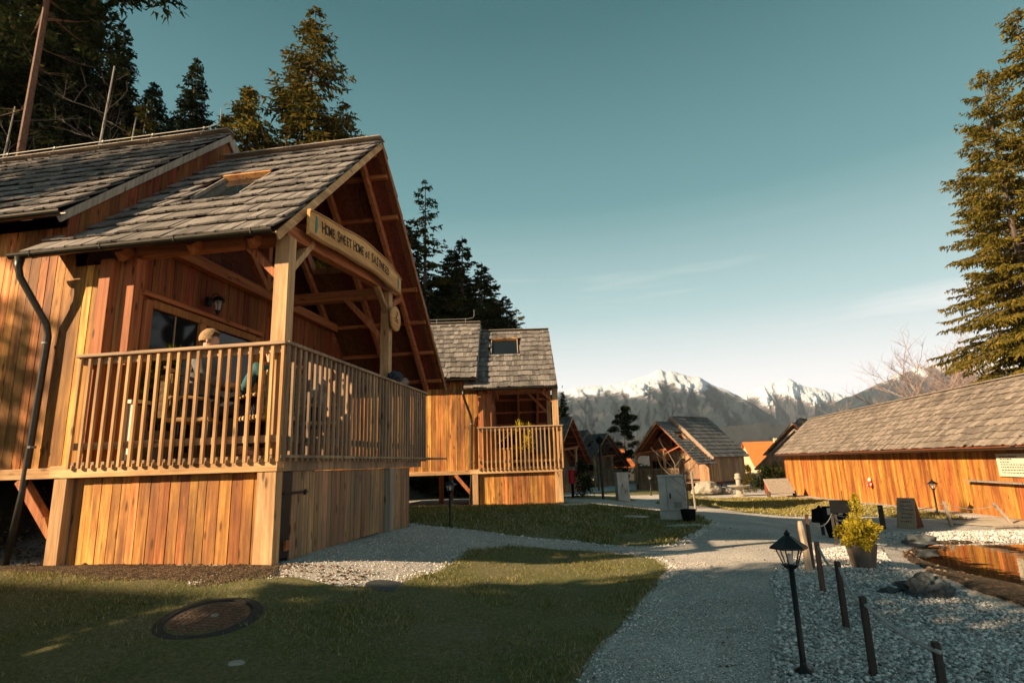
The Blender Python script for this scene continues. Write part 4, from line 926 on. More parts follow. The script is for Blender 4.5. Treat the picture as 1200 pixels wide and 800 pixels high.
MT['rust'] = flat('rusty_iron', (.12, .085, .065), .6, .3, .4, 25, .3); MT['darkstone'] = flat('damp_concrete', (.035, .032, .03), .8, 0, .3, 12, .4); MT['rubber'] = flat('dark_slate_lid', (.055, .06, .062), .75, 0, .2, 20, .3)
cover('manhole_cover', 'rusty round manhole cover set in the shaded front lawn', -2.85, 3.95, .27, 'rust', 'darkstone')
cover('manhole_cover', 'smaller dark slate round cover at the gravel edge by the nearest hut', -1.95, 5.02, .19, 'rubber', None, False)
rock('lawn_stone', 'flat pale stone sunk in the foreground lawn', (-2.27, 3.42, terr(-2.27, 3.42)+.015), (.07, .05, .02), 'lime', 1.2, 2, .2)
for i, (x, y, lab) in enumerate([(-1.0, 15.3, 'flat grey stepping stone on the middle lawn near the second hut'), (.35, 13.7, 'long narrow stepping stone in the middle lawn'), (1.45, 12.3, 'small flat stepping stone before the cabinet')]):
    rock('stepping_stone', lab, (x, y, terr(x, y)+.03), (.45, .22, .03), 'lime', i+3.1, 3, .15)
# ------------------------------------------------------------------ cabinets, planter with sapling
MT['cab'] = flat('grey_cabinet_plastic', (.40, .40, .37), .65, 0, .22, 3, .05)
def cabinet(name, label, loc, rz, sc):
    t = thing(name, label, 'cabinet', loc, rz, 'grey utility cabinets', sc)
    MB().bx(-.31, .31, -.16, .16, -.1, .22).build('plinth', 'cab', t, .006); MB().bx(-.30, .30, -.15, .15, .222, .98).build('body', 'cab', t, .008); MB().bx(-.315, .315, -.165, .165, .982, 1.02).build('cap', 'cab', t, .006)
    MB().bx(-.10, .285, -.158, -.151, .25, .96).build('door', 'cab', t, .003); m = MB().bx(-.06, -.03, -.17, -.159, .50, .62); m.build('handle', 'slate', t)
    MB().bx(-.118, -.112, -.153, -.149, .24, .97).build('seam', 'slate', t)
    for z_ in (.36, .60, .84): MB().tube([(.288, -.162, z_-.03), (.288, -.162, z_+.03)], .008, 6).build('hinge', 'iron', t)
    MB().bx(.06, .17, -.1615, -.158, .72, .79).build('label_plate', 'paper', t); m = MB()
    for k_ in range(6): m.bx(.03, .20, -.1605, -.158, .30+k_*.022, .308+k_*.022)
    m.build('vent_slots', 'slate', t); return t
c1 = cabinet('utility_cabinet', 'grey electrical cabinet on the lawn tip with a bare sapling before it', (1.42, 14.1, terr(1.42, 14.1)), R(-14), 1.0)
dup(c1, (.42, 21.6, terr(.42, 21.6)-.02), R(25), 'smaller looking grey cabinet farther off on the lawn', 'grey utility cabinets', (.75, .75, 1.0))
def branchy(m, p, d, L, r, depth, rg, spread=.5, kids=3, up=.25):
    n = 4; pts = [p]; q = p.copy(); dd = d.copy()
    for i in range(n):
        dd = (dd+Vector((rg.uniform(-1, 1), rg.uniform(-1, 1), rg.uniform(-1, 1)))*.16+Vector((0, 0, up*.2))).normalized(); q = q+dd*L/n; pts.append(q.copy())
    m.tube(pts, [r*(1-.55*i/n) for i in range(n+1)], 5 if depth > 1 else 3, cap=False)
    if depth > 0:
        for k in range(kids+ (1 if depth > 1 else 0)):
            i = rg.randint(1, n); a = rg.uniform(0, 6.28); side = Vector((math.cos(a), math.sin(a), rg.uniform(-.1, .5)))
            branchy(m, pts[i], (dd*(1-spread)+side*spread).normalized(), L*rg.uniform(.5, .75), r*.5, depth-1, rg, spread, kids, up)
t = thing('sapling', 'thin bare sapling in a black planter before the grey cabinet', 'tree', (1.66, 13.6, terr(1.66, 13.6)))
MB().lathe([(.13, 0), (.17, .26), (.18, .28), (.15, .28), (.14, .2)], n=4).build('planter', 'slate', t, .004)
MT['barkgrey'] = wood('grey_bark', (.10, .08, .06), (.2, .165, .13), 'Z', .1, knots=False)
m = MB(); rg = random.Random(5); m.tube([(0, 0, .2), (.02, 0, .6), (-.03, 0, 1.0), (.04, 0, 1.45)], [.018, .015, .012, .006], 6)
for z in (.45, .6, .75, .9, 1.05, 1.2, 1.3):
    a = rg.uniform(0, 6.28); branchy(m, Vector((0, 0, z)), Vector((math.cos(a), math.sin(a)*.5, .5)).normalized(), .38, .007, 1, rg)
m.build('branches', 'barkgrey', t)
m = MB(); m.tube([(0, 0, -.1), (-.03, 0, 1.1)], .03, 6); o = m.build('tree_stake', 'grey'); o.location = (2.35, 17.5, terr(2.35, 17.5)); tag(o, 'thin leaning grey stake behind the grey cabinet', 'stake')
# tall dark post, red box, small shrub between huts B and C
t = thing('lamp_column', 'slim dark column on the grass left of the small far cabinet', 'lamp', (-.27, 20.9, terr(-.27, 20.9)))
MB().tube([(0, 0, -.1), (0, 0, 1.9)], .045, 8).build('pole', 'stake', t); MB().lathe([(.06, 1.9), (.13, 2.0), (.14, 2.05), (.03, 2.15), (.01, 2.2)], n=8).build('lamp_head', 'slate', t)
t = thing('red_post_box', 'small red box on a dark post beside the right edge of the second hut', 'box', (-1.35, 21.5, terr(-1.35, 21.5)))
MB().beam((0, 0, -.1), (0, 0, .5), .1, .1).build('post', 'slate', t); MB().lathe([(.12, .5), (.13, .54), (.13, .95), (.08, 1.0), (.02, 1.01)], n=14).build('box', 'red', t)
# ------------------------------------------------------------------ trees
MT['spruce_dark'] = leaf_mat('dark_needles', (.010, .016, .007), (.030, .040, .014), (.06, .055, .022), .2)  # dark green needles, deepened in colour to stand in for forest shade
MT['spruce_green'] = leaf_mat('green_needles', (.020, .026, .008), (.055, .058, .014), (.10, .075, .02), .25)
MT['spruce_sunlit'] = leaf_mat('sunlit_needles', (.07, .065, .012), (.18, .145, .025), (.28, .18, .04), .4)  # golden tone holds the sun on these crowns, besides species colour
MT['spruce_warm'] = leaf_mat('olive_needles', (.035, .035, .008), (.105, .085, .016), (.17, .11, .025), .35)
MT['bark'] = MT['bark']; MT['trunk'] = wood('tree_bark', (.045, .032, .024), (.11, .08, .06), 'Z', .1, knots=False)
MT['pine_bark'] = wood('orange_pine_bark', (.07, .042, .028), (.19, .10, .055), 'Z', .1, knots=False)
MT['birch'] = wood('pale_birch_bark', (.20, .18, .15), (.42, .39, .34), 'Z', .1, knots=True)
def spruce(seed, h, rad, low=.08, whorl=.55, nb=7, mat='spruce_dark', tw=1.0, sparse=1.0, shape=.8, name='spruce_tree', jit=(.62, 1.12)):
    """builds one spruce: tapered trunk plus a crown of drooping branches set with needle sprays"""
    rg = np.random.RandomState(seed); t = thing(name, 'x', 'tree')
    m = MB(); lean = rg.uniform(-.01, .01, 2)*h
    m.tube([(lean[0]*u*u, lean[1]*u*u, h*u-.3*(u == 0)) for u in np.linspace(0, 1, 9)], [max(.012, h*.012*(1-u)**.9) for u in np.linspace(0, 1, 9)], 8)
    V = []; F = []; z = h*low
    def tri(a, b, c): k = len(V); V.extend((a, b, c)); F.append((k, k+1, k+2))
    while z < h*.985:
        u = z/h; n = nb if u < .85 else max(3, nb-2)
        for b in range(n):
            if rg.rand() > sparse: continue
            a = rg.uniform(0, 6.28); uu = (z+rg.uniform(-.3, .3)*whorl)/h
            prof = (1-uu)**shape*(1 if uu > low+.12 else .55+.45*(uu-low)/.12)
            L = rad*max(.04, prof)*rg.uniform(*jit); ca, sa = math.cos(a), math.sin(a)
            base = np.array([lean[0]*uu*uu, lean[1]*uu*uu, uu*h]); rise = .35*(uu-.35)+.05; dr = .55*(1-uu)+.10
            P = lambda s: base+np.array([ca*L*s, sa*L*s, L*(rise*s-dr*s*s+.18*s**4)])
            ns = max(3, int(L/(.17/tw**.5)))
            if L > .6: m.tube([P(0), P(.5), P(.95)], [.012+.008*L, .010+.003*L, .004], 3, cap=False)
            for i in range(ns):
                s = .12+.88*(i+rg.rand())/ns; p = P(s); fw = P(min(1, s+.05))-P(s-.05); fw /= np.linalg.norm(fw)+1e-9
                sd_ = np.cross(fw, [0, 0, 1]); sd_ /= np.linalg.norm(sd_)+1e-9
                for sg in (-1, 1):
                    l = (.34*L*(1-s)+.16+.05*L)*rg.uniform(.6, 1.25); l = min(l, .95)
                    d = fw*rg.uniform(.5, .9)+sd_*sg*rg.uniform(.7, 1.0)+np.array([0, 0, rg.uniform(-.55, .05)]); d /= np.linalg.norm(d)
                    q = p; w = .055*rg.uniform(.7, 1.4)*(1+.5*(tw < 1)); k_ = max(2, int(l/.16*tw))
                    for j in range(k_):
                        a0 = q+d*l*j/k_; a1 = q+d*l*(j+1.5)/k_; side = np.cross(d, rg.normal(size=3)); side /= np.linalg.norm(side)+1e-9
                        droop = np.array([0, 0, -.05-.08*rg.rand()])
                        tri(a0-side*w, a0+side*w, a1+droop*.6+rg.normal(size=3)*.02)
                        if rg.rand() < .55: tri(a0, a0+d*l/k_*.7, a0+d*l/k_*.4+droop*2.2)
        z += whorl*rg.uniform(.7, 1.2)*(1-.55*u)
    for i in range(14): tri((lean[0]+rg.uniform(-.05, .05), lean[1]+rg.uniform(-.05, .05), h-.5+rg.rand()*.4),)if False else None
    m.build('trunk', 'trunk', t); raw('crown', V, F, mat, t); return t
def setobj(t, loc, label, group, rz=0, scale=1):
    t.location = loc; t.rotation_euler = (0, 0, rz); t['label'] = label; t['scale_'] = 0; del t['scale_']
    t.scale = (scale,)*3 if isinstance(scale, (int, float)) else scale
    if group: t['group'] = group
    return t
GF = 'forest trees on the hillside'
A1 = spruce(101, 20, 4.3, .06, .62, 8, 'spruce_dark', .8)
A2 = spruce(102, 20, 3.4, .10, .60, 7, 'spruce_dark', .8, .9, .75)
A3 = spruce(103, 20, 3.6, .14, .80, 5, 'spruce_green', .7, .75, .7)
A4 = spruce(104, 20, 4.8, .04, .72, 8, 'spruce_warm', 1.0, .85, .75, jit=(.4, 1.25))
A5 = spruce(105, 12, 3.2, .04, .5, 8, 'spruce_sunlit', 1.0, .85, .8, jit=(.45, 1.2))
A6 = spruce(106, 24, 5.0, .04, .85, 8, 'spruce_sunlit', 1.15, .80, .60, jit=(.35, 1.25))
used = set()
def place(proto, x, y, top, label, group=GF, wide=1.0, rz=None, basez=None):
    bz = terr(x, y) if basez is None else basez; H0 = {A1: 20, A2: 20, A3: 20, A4: 20, A5: 12, A6: 24}[proto]; s = (top-bz)/H0
    rz = rnd.uniform(0, 6.28) if rz is None else rz; sc = (s*wide, s*wide, s)
    if proto.name not in used: used.add(proto.name); return setobj(proto, (x, y, bz-.1), label, group, rz, sc)
    return dup(proto, (x, y, bz-.1), rz, label, group, sc)
place(A1, -29.7, 34.9, 33.3, 'dense dark spruce standing alone above the upper roof of the nearest hut')
place(A5, -21.6, 30.5, 26.3, 'smaller golden green spruce left of the tall golden one', wide=1.25)
place(A5, -24.3, 32.0, 25.6, 'low olive spruce squeezed between the lone dark spruce and the golden ones', wide=1.2)
place(A4, -19.3, 33.3, 34.6, 'tall golden green spruce rising behind the porch roof ridge', wide=1.12)
place(A4, -17.2, 34.8, 27.8, 'olive spruce flanking the tall golden one on its right', wide=1.1)
place(A3, -12.8, 39.8, 23.3, 'tall open spruce with a sparse crown just right of the nearest gable', wide=1.25)
ROW = [(-8.0, 49, 12.5, A1), (-7.7, 54.5, 12.6, A1), (-13.6, 43, 16.5, A1), (-10.9, 45, 14.5, A2), (-9.9, 48, 13.8, A1), (-9.0, 52, 13.5, A2), (-8.3, 56, 13.0, A1), (-7.6, 60, 11.2, A1), (-12.0, 38.5, 13.5, A1), (-9.6, 40.5, 12.5, A2), (-14.6, 41, 20.5, A2), (-11.4, 42.5, 18.6, A1), (-10.3, 41.1, 18.9, A2), (-9.6, 45.5, 18.3, A1), (-9.1, 46.8, 17.6, A3), (-8.6, 47.5, 15.6, A1), (-8.3, 50.3, 16.6, A2), (-7.9, 53.0, 16.2, A3), (-7.6, 57.5, 15.2, A1), (-7.6, 62.8, 15.2, A3), (-7.1, 63.5, 13.4, A2), (-12.6, 44.5, 17.2, A1)]
for i, (x, y, tz, pr) in enumerate(ROW):
    place(pr, x, y, tz, ['second', 'narrow infill', 'far infill', 'lower front', 'low third', 'low fourth', 'low fifth', 'low sixth', 'low seventh', 'broad front', 'short front', 'third', 'fourth', 'fifth', 'sixth', 'seventh', 'eighth', 'ninth', 'tenth', 'eleventh', 'lowest', 'backmost'][i]+' dark spruce in the row descending right of the nearest gable', 'spruces in the row behind the second hut', wide=1.55)
LEFT = [(-26.2, 27.5, 25.2, A1, 1.3), (-22.8, 25.2, 18.6, A1, 1.3), (-28.0, 26.5, 26.8, A1, 1.25), (-27.2, 26, 28.2, A2, 1.2), (-23.9, 24.6, 21.6, A3, 1.25), (-29.5, 27.5, 26, A1, 1.1), (-31, 24.5, 33, A1, 1.2), (-28.5, 24, 24, A2, 1.3), (-33, 24.5, 33, A3, 1.3), (-36, 22, 34, A1, 1.2), (-37.5, 26.5, 38, A2, 1.2), (-28.5, 31.5, 25.8, A1, 1.1), (-25.6, 27.6, 20.4, A1, 1.1), (-34, 29, 36.5, A1, 1.15), (-22.5, 27.6, 17.5, A2, 1.2), (-25.0, 24.0, 17.0, A1, 1.2), (-30, 23, 20, A1, 1.3), (-21.6, 23.5, 14.2, A1, 1.2), (-26, 34, 22.5, A2, 1.1), (-32.5, 31, 27.5, A2, 1.1)]
LL = ['broad dark spruce filling the gap behind the birches', 'broad low dark spruce at the right end of the left forest', 'broad dark spruce between the pine and the birches', 'tall dark spruce behind the two pale birch stems', 'open dark spruce with a pointed top at the right end of the left forest', 'dark spruce deep in the left forest under the pine boughs', 'tall dark spruce left of the leaning pine', 'dark spruce at the left edge of the picture', 'open spruce at the very left behind the leaning pine', 'dark spruce cut by the left picture edge', 'far dark spruce above the leaning pine', 'dark spruce between the left forest and the lone spruce', 'mid height dark spruce right of the birch stems', 'tallest spruce at the back of the left forest', 'low dark spruce behind the ridge cable', 'low dark spruce at the foot of the birch stems', 'low dark spruce below the leaning pine trunk', 'lowest dark spruce just above the shake roof on the left', 'dark spruce crown beside the lone spruce', 'dark spruce at the back above the birch']
for (x, y, tz, pr, wd), lb in zip(LEFT, LL): place(pr, x, y, tz, lb, GF, wd)
place(A1, -4.4, 61.5, 8.9, 'small dark spruce just right of the second hut roof', 'small spruces in the village', 1.0)
GR = 'tall golden spruces behind the barn'
place(A6, 24.0, 31.8, 25.6, 'tallest golden spruce at the right picture edge behind the barn', GR, 1.0)
place(A6, 20.3, 30.2, 20.8, 'second golden spruce with a ragged left side behind the barn', GR, .92)
place(A6, 21.8, 33.5, 19.0, 'broad golden spruce filling in behind the ragged one', GR, 1.1)
place(A6, 26.5, 30.5, 27, 'golden spruce beyond the right picture edge', GR, 1.0)
# unseen spruces added behind the viewer to shade the nearest hut's left wall
place(A1, -17.05, -.3, 15, 'unseen dark spruce added behind the viewer to shade the left wall of the nearest hut', 'shade trees added behind the viewer', 1.0, basez=0)
place(A4, -18.6, .2, 13, 'unseen olive spruce added left of the dark one to widen its shade', 'shade trees added behind the viewer', 1.0, basez=0)
# leaning pine, birches
def pine(name, label, loc, h, lean, rad, seed, low=.6, mat='spruce_dark', bark='pine_bark', n=60, cs=.30):
    rg = random.Random(seed); t = thing(name, label, 'tree', loc, 0, None); m = MB()
    ax = lambda u: Vector((lean[0]*u*h, lean[1]*u*h, u*h)); m.tube([ax(u/10)+Vector((.06*math.sin(u), 0, 0)) for u in range(11)], [h*.0085*(1-.065*u) for u in range(11)], 10)
    bl = []
    for i in range(n):
        u = low+(1-low)*rg.random()**.9; a = rg.uniform(0, 6.28); L = rad*(1-.75*((u-low)/(1-low))**2)*rg.uniform(.45, 1.1)*(.55 if u < low+.08 else 1)
        p = ax(u); q = p+Vector((math.cos(a)*L, math.sin(a)*L, L*rg.uniform(-.05, .4))); mid = p.lerp(q, .55)+Vector((0, 0, -.06*L)); m.tube([p, mid, q], [.05*h/20+.02, .03, .012], 4, cap=False)
        for k in range(3): c = mid.lerp(q, rg.uniform(.2, 1.1))+Vector((rg.uniform(-.4, .4), rg.uniform(-.4, .4), rg.uniform(-.1, .35)))*rad*.22; bl.append((tuple(c), rad*.17*rg.uniform(.7, 1.3), 75, cs, .5))
    for i in range(8):
        u = rg.uniform(.25, low); a = rg.uniform(0, 6.28); branchy(m, ax(u), Vector((math.cos(a), math.sin(a), -.1)), rad*.4, .03, 1, rg)
    m.build('trunk', bark, t); leafy('crown', bl, mat, t, seed); return t
pine('pine_tree', 'leaning pine with orange brown trunk at the top left', (-26.4, 20.6, terr(-26.4, 20.6)), 25.5, (.23, -.18), 5.2, 21, .70, 'spruce_dark', n=60, cs=.34)
pine('pine_tree', 'round crowned dark pine standing before the mountains', (1.83, 61.3, terr(1.83, 61.3)-.2), 7.9, (0, 0), 2.1, 22, .36, 'spruce_dark', 'trunk', n=34, cs=.22)
MT['twig'] = flat('bare_twigs', (.25, .185, .165), .9, 0, .2); MT['twig_dark'] = flat('dark_twigs', (.10, .085, .07), .9, 0, .2)
def bare_tree(name, label, loc, h, r, seed, mat, kids=4, depth=4, spread=.5, group=None, fork=.2, lean=(0, 0)):
    rg = random.Random(seed); t = thing(name, label, 'tree', loc, 0, group); m = MB(); m.tube([(0, 0, -.2), (lean[0]*.4, 0, h*fork), (lean[0], 0, h*.55)], [r, r*.85, r*.6], 7); m.build('trunk', mat, t)
    b = MB()
    for k in range(7): branchy(b, Vector((lean[0]*(.4+k*.08), 0, h*(fork+k*.055))), Vector((math.cos(k*2.4), math.sin(k*2.4), 1.0)).normalized(), h*.38, r*.45, depth-1, rg, spread, kids)
    b.build('branches', mat, t); return t
bare_tree('bare_tree', 'pale pinkish bare tree rising above the barn ridge', (31.5, 62.0, -1.5), 12.5, .22, 31, 'twig', 5, 4, .55)
bare_tree('bare_tree', 'second lower bare tree right of the pinkish one', (36.5, 66.0, -1.5), 11.5, .2, 32, 'twig', 5, 4, .6)
bare_tree('bare_tree', 'tiny bare tree above the middle of the barn ridge', (29.5, 74.0, -1.5), 9.0, .12, 33, 'twig', 4, 3, .5)
bare_tree('bare_tree', 'bare bush tree right of the small dark spruce', (-.9, 47.0, -1.1), 5.5, .08, 34, 'twig_dark', 4, 3, .5)
bare_tree('bare_tree', 'slender bare young tree at the left corner of the middle distance hut', (3.6, 33.5, terr(3.6, 33.5)), 3.2, .04, 35, 'barkgrey', 2, 2, .4)
bare_tree('bare_tree', 'grey bare bush in front of the row of dark spruces', (-7.6, 33.0, terr(-7.6, 33)), 8.5, .08, 36, 'twig_dark', 5, 4, .55)
def birch(label, loc, h, lean, seed):
    rg = random.Random(seed); t = thing('birch_tree', label, 'tree', loc, 0, 'pale birch stems'); m = MB(); m.tube([(lean*h*u, 0, h*u) for u in np.linspace(0, 1, 9)], [h*.0075*(1-.8*u) for u in np.linspace(0, 1, 9)], 7); m.build('trunk', 'birch', t)
    b = MB()
    for k in range(14): a = rg.uniform(0, 6.28); u = rg.uniform(.35, .97); branchy(b, Vector((lean*h*u, 0, h*u)), Vector((math.cos(a), math.sin(a), .35)).normalized(), h*.09, .02, 2, rg)
    b.build('branches', 'twig_dark', t)
birch('taller pale birch stem before the dark left forest', (-20.9, 18.6, terr(-20.9, 18.6)), 18.3, .06, 41)
birch('shorter pale birch stem right of the taller one', (-20.6, 19.8, terr(-20.6, 19.8)), 16.0, .06, 42)
birch('thin grey stem left of the leaning pine', (-25.6, 18.6, terr(-25.6, 18.6)), 17.0, .06, 43)
def shrub(label, loc, r, h, mat, seed, n=9, conic=False):
    rg = random.Random(seed); t = thing('shrub', label, 'shrub', loc); bl = []
    MB().tube([(0, 0, -.1), (0, 0, h*.6)], .03, 5).build('stem', 'trunk', t)
    for i in range(n*3):
        u = rg.random(); a = rg.uniform(0, 6.28); rr = r*(1-u*.9 if conic else (1-(2*u-1)**2*.6)**.5)*rg.uniform(.2, .9); bl.append(((rr*math.cos(a), rr*math.sin(a), .1+u*h*.9), r*.28, 60, r*.16, 1))
    leafy('foliage', bl, mat, t, seed)
shrub('dark low conifer bush left of the small far cabinet', (-.95, 21.5, terr(-.95, 21.5)), .55, 1.3, 'spruce_dark', 51, 9, True)
shrub('dark evergreen bush in front of the far hut with the steep roof', (9.9, 41.5, terr(9.9, 41.5)), .9, 1.5, 'spruce_dark', 52)
shrub('dark evergreen bush between the far hut and the barn', (11.2, 43.0, terr(11.2, 43)), 1.1, 1.7, 'spruce_green', 53)
shrub('reddish brown small conifer near the stone fountain', (8.4, 38.0, terr(8.4, 38)), .55, 1.6, 'spruce_warm', 54, 9, True)
shrub('dark hedge bush below the round crowned pine', (1.2, 66, -1.5), 1.6, 2.2, 'spruce_green', 55)
shrub('dark hedge bush at the right of the round crowned pine', (4.0, 67, -1.5), 1.8, 2.0, 'spruce_green', 56)
shrub('dark hedge bush behind the small far cabinet', (-2.4, 68, -1.5), 1.8, 2.4, 'spruce_green', 57)
# ------------------------------------------------------------------ houses beyond
MT['tiles'] = flat('orange_roof_tiles', (.55, .16, .04), .8, 0, .15, 3, .1); MT['plaster'] = flat('warm_plaster', (.55, .42, .28), .9)
def house(name, label, loc, rz, L, Wd, hw, hr, roof, wallm, chim=True, over=.5):
    t = thing(name, label, 'house', loc, rz); MB().bx(-L/2, L/2, -Wd/2, Wd/2, -1, hw).build('wall', wallm, t)
    for gx in (-L/2, L/2-.2): MB().prism([(gx, -Wd/2, hw), (gx, Wd/2, hw), (gx, 0, hr-.05)], (.2, 0, 0)).build('gable', wallm, t)
    yo = Wd/2+over; ze = hw-(hr-hw)/(Wd/2)*over
    r = MB().prism([(-L/2-over, -yo, ze), (-L/2-over, 0, hr), (-L/2-over, yo, ze), (-L/2-over, yo, ze+.15), (-L/2-over, 0, hr+.18), (-L/2-over, -yo, ze+.15)], (L+2*over, 0, 0)).build('roof', roof, t)
    if chim: MB().bx(L*.15, L*.15+.6, -.9, -.3, hr-1.2, hr+.7).build('chimney', wallm, r)
    m = 0
    for k in range(int(L/3)):
        for zz in ([1.4] if hw < 4 else [1.4, 4.0]):
            f = MB().bx(-L/2+1.2+k*3, -L/2+2.2+k*3, -Wd/2-.03, -Wd/2+.05, zz-.6, zz+.6).build('window', 'rail', t); MB().bx(-L/2+1.28+k*3, -L/2+2.12+k*3, -Wd/2-.04, -Wd/2-.031, zz-.5, zz+.5).build('pane', 'glass', f)
    return t
house('village_house', 'far house with an orange tiled roof and chimney beyond the huts', (29.8, 117, -2.6), R(8), 8, 8, 2.4, 6.3, 'tiles', 'plaster')
house('village_house', 'far warm coloured house seen below the round crowned pine', (-1.5, 98, -2.2), R(30), 8, 7, 2.6, 5.4, 'tiles', 'plaster', False)
house('small_house', 'grey roofed small house with a pale sloping edge behind the barn end', (18.2, 58, -1.6), R(62), 7, 6.5, 2.0, 4.9, 'shake_warm', 'larch_old', True, .5)
house('shade_house', 'unseen big wooden house added behind the viewer to shade the left foreground', (-26.6, -5.4, -.38), R(-8.4), 15.5, 8.5, 4.2, 9.1, 'shake_dark', 'larch_old')  # unseen house, added and sized for the shadow edge it throws
for i, (x, y, s) in enumerate([(-7.6, -.62, 1), (-6.7, -2.45, .95), (-6.3, -4.1, .9)]):  # unseen round trees, placed and shaped to shade path and pebbles
    rgx = random.Random(70+i); t = thing('shade_tree', ['unseen round evergreen added nearest to the lawn for its shade', 'unseen middle round evergreen added for its shade', 'unseen smallest round evergreen added for its shade'][i], 'tree', (x, y, 0), 0, 'shade trees added behind the viewer', s)
    MB().tube([(0, 0, -.2), (0, 0, 3.0), (0, 0, 5)], [.2, .16, .05], 8).build('trunk', 'trunk', t)
    bl = [((.65*math.cos(k_*2.4), .65*math.sin(k_*2.4), 1.2+k_*.125), .75, 260, .28, 1) for k_ in range(34)]
    leafy('crown', bl, 'spruce_green', t, 70+i)
# ------------------------------------------------------------------ mountains
def mountain_mat(name, forest, rock_, snowz, snow_amt=1.0, wid=70):
    m, t, b = M(name); geo = N(t, 'ShaderNodeNewGeometry'); sp = N(t, 'ShaderNodeSeparateXYZ', {0: geo.outputs['Position']})
    n1 = N(t, 'ShaderNodeTexNoise', {'Vector': geo.outputs['Position'], 'Scale': .02, 'Detail': 10, 'Roughness': .78})
    n2 = N(t, 'ShaderNodeTexNoise', {'Vector': geo.outputs['Position'], 'Scale': .0045, 'Detail': 7, 'Roughness': .6})
    nz = N(t, 'ShaderNodeSeparateXYZ', {0: geo.outputs['Normal']})
    a = N(t, 'ShaderNodeMath', {0: n1.outputs[0], 1: wid*3.6}, operation='MULTIPLY'); s_ = N(t, 'ShaderNodeMath', {0: sp.outputs['Z'], 1: a.outputs[0]}, operation='ADD')
    gully = N(t, 'ShaderNodeAttribute', attribute_name='gully'); gm_ = N(t, 'ShaderNodeMath', {0: gully.outputs['Fac'], 1: wid*2.4}, operation='MULTIPLY'); s2 = N(t, 'ShaderNodeMath', {0: s_.outputs[0], 1: gm_.outputs[0]}, operation='ADD')
    sm = N(t, 'ShaderNodeMapRange', {0: s2.outputs[0], 1: snowz+wid*1.55-6, 2: snowz+wid*1.55+10})
    rk = N(t, 'ShaderNodeMapRange', {0: s2.outputs[0], 1: snowz+wid*.9, 2: snowz+wid*1.25})
    fr = N(t, 'ShaderNodeMapRange', {0: n2.outputs[0], 1: .56, 2: .64, 3: 0.0, 4: .55}); f1 = N(t, 'ShaderNodeMix', {0: fr.outputs[0], 6: c4(forest), 7: c4([v*.55 for v in rock_])}, data_type='RGBA')
    f2 = N(t, 'ShaderNodeMix', {0: rk.outputs[0], 6: f1.outputs[2], 7: c4(rock_)}, data_type='RGBA'); mm = N(t, 'ShaderNodeMath', {0: sm.outputs[0], 1: snow_amt}, operation='MULTIPLY')
    f3 = N(t, 'ShaderNodeMix', {0: mm.outputs[0], 6: f2.outputs[2], 7: (.72, .78, .88, 1)}, data_type='RGBA'); t.links.new(f3.outputs[2], b.inputs['Base Color']); b.inputs['Roughness'].default_value = .95; b.inputs['Specular IOR Level'].default_value = .05
    bp = N(t, 'ShaderNodeBump', {'Height': n1.outputs[0], 'Strength': 1.0, 'Distance': 22}); t.links.new(bp.outputs[0], b.inputs['Normal']); return m
def mountain(name, label, pts, depth, matn, seed, nu=520, nv=110, rough=.022, foot=.55):
    """pts: ridge crest as (x, y, z) metres, left to right; the slope comes down towards the valley"""
    rg = random.Random(seed); P = [Vector(p) for p in pts]; V = []; G = []; F = []
    seg = [0]
    for i in range(1, len(P)): seg.append(seg[-1]+(P[i].xy-P[i-1].xy).length)
    tot = seg[-1]
    for i in range(nu):
        s = tot*i/(nu-1); k = max(j for j in range(len(seg)) if seg[j] <= s+1e-6); k = min(k, len(P)-2); u = (s-seg[k])/(seg[k+1]-seg[k]); us = u
        c = P[k].lerp(P[k+1], us); dirv = Vector((c.x, c.y, 0)).normalized()
        jag = noise.fractal(Vector((s*.012, seed, 0)), 1.0, 2.1, 6)*rough*c.z*.8
        for j in range(nv):
            v = j/(nv-1)*1.25    # 0 foot, 1 crest, beyond is the back side
            if v <= 1: h = v**1.25
            else: h = 1-(v-1)*2.2
            g = noise.fractal(Vector((s*.011+v*.9, v*3.2, seed+3)), .8, 2.1, 8); g2 = 1-abs(noise.noise(Vector((s*.0065+.5*v+.25*noise.noise(Vector((s*.02, v*5, 1))), v*1.0, seed+9))))*2
            amp = (v*(1.08-min(v, 1.0)))*2.0
            z = (c.z+jag)*h+(g*.28+g2*.16)*c.z*amp*.55-20*(1-min(1, v*3))
            q = Vector((c.x, c.y, 0))-dirv*depth*foot*(1-v)+Vector((g*30, 0, 0))*amp
            V.append((q.x, q.y, z-8)); G.append(g*.5+g2*.35)
    for i in range(nu-1):
        for j in range(nv-1): F.append((i*nv+j, (i+1)*nv+j, (i+1)*nv+j+1, i*nv+j+1))
    o = raw(name, V, F, matn, n=4, smooth=True); at = o.data.attributes.new('gully', 'FLOAT', 'POINT'); at.data.foreach_set('value', np.array(G, np.float32)[:len(o.data.vertices)])
    return tag(o, label, kind='structure')
M1 = [(-1450, 2810, 311), (-919, 2888, 337), (-476, 2954, 358), (-210, 2992, 375), (-32, 3017, 387), (123, 3038, 404), (223, 3046, 440), (291, 3052, 464), (348, 3060, 466), (434, 3082, 429), (542, 3106, 394), (627, 3129, 352), (755, 3164, 282), (860, 3198, 205), (967, 3228, 144), (1094, 3265, 66), (1266, 3305, 3)]
M2 = [(763, 4496, 352), (958, 4509, 434), (1121, 4520, 503), (1250, 4532, 543), (1378, 4548, 564), (1452, 4567, 530), (1532, 4587, 496), (1687, 4619, 460), (1842, 4655, 405), (2025, 4705, 311), (2211, 4749, 242)]
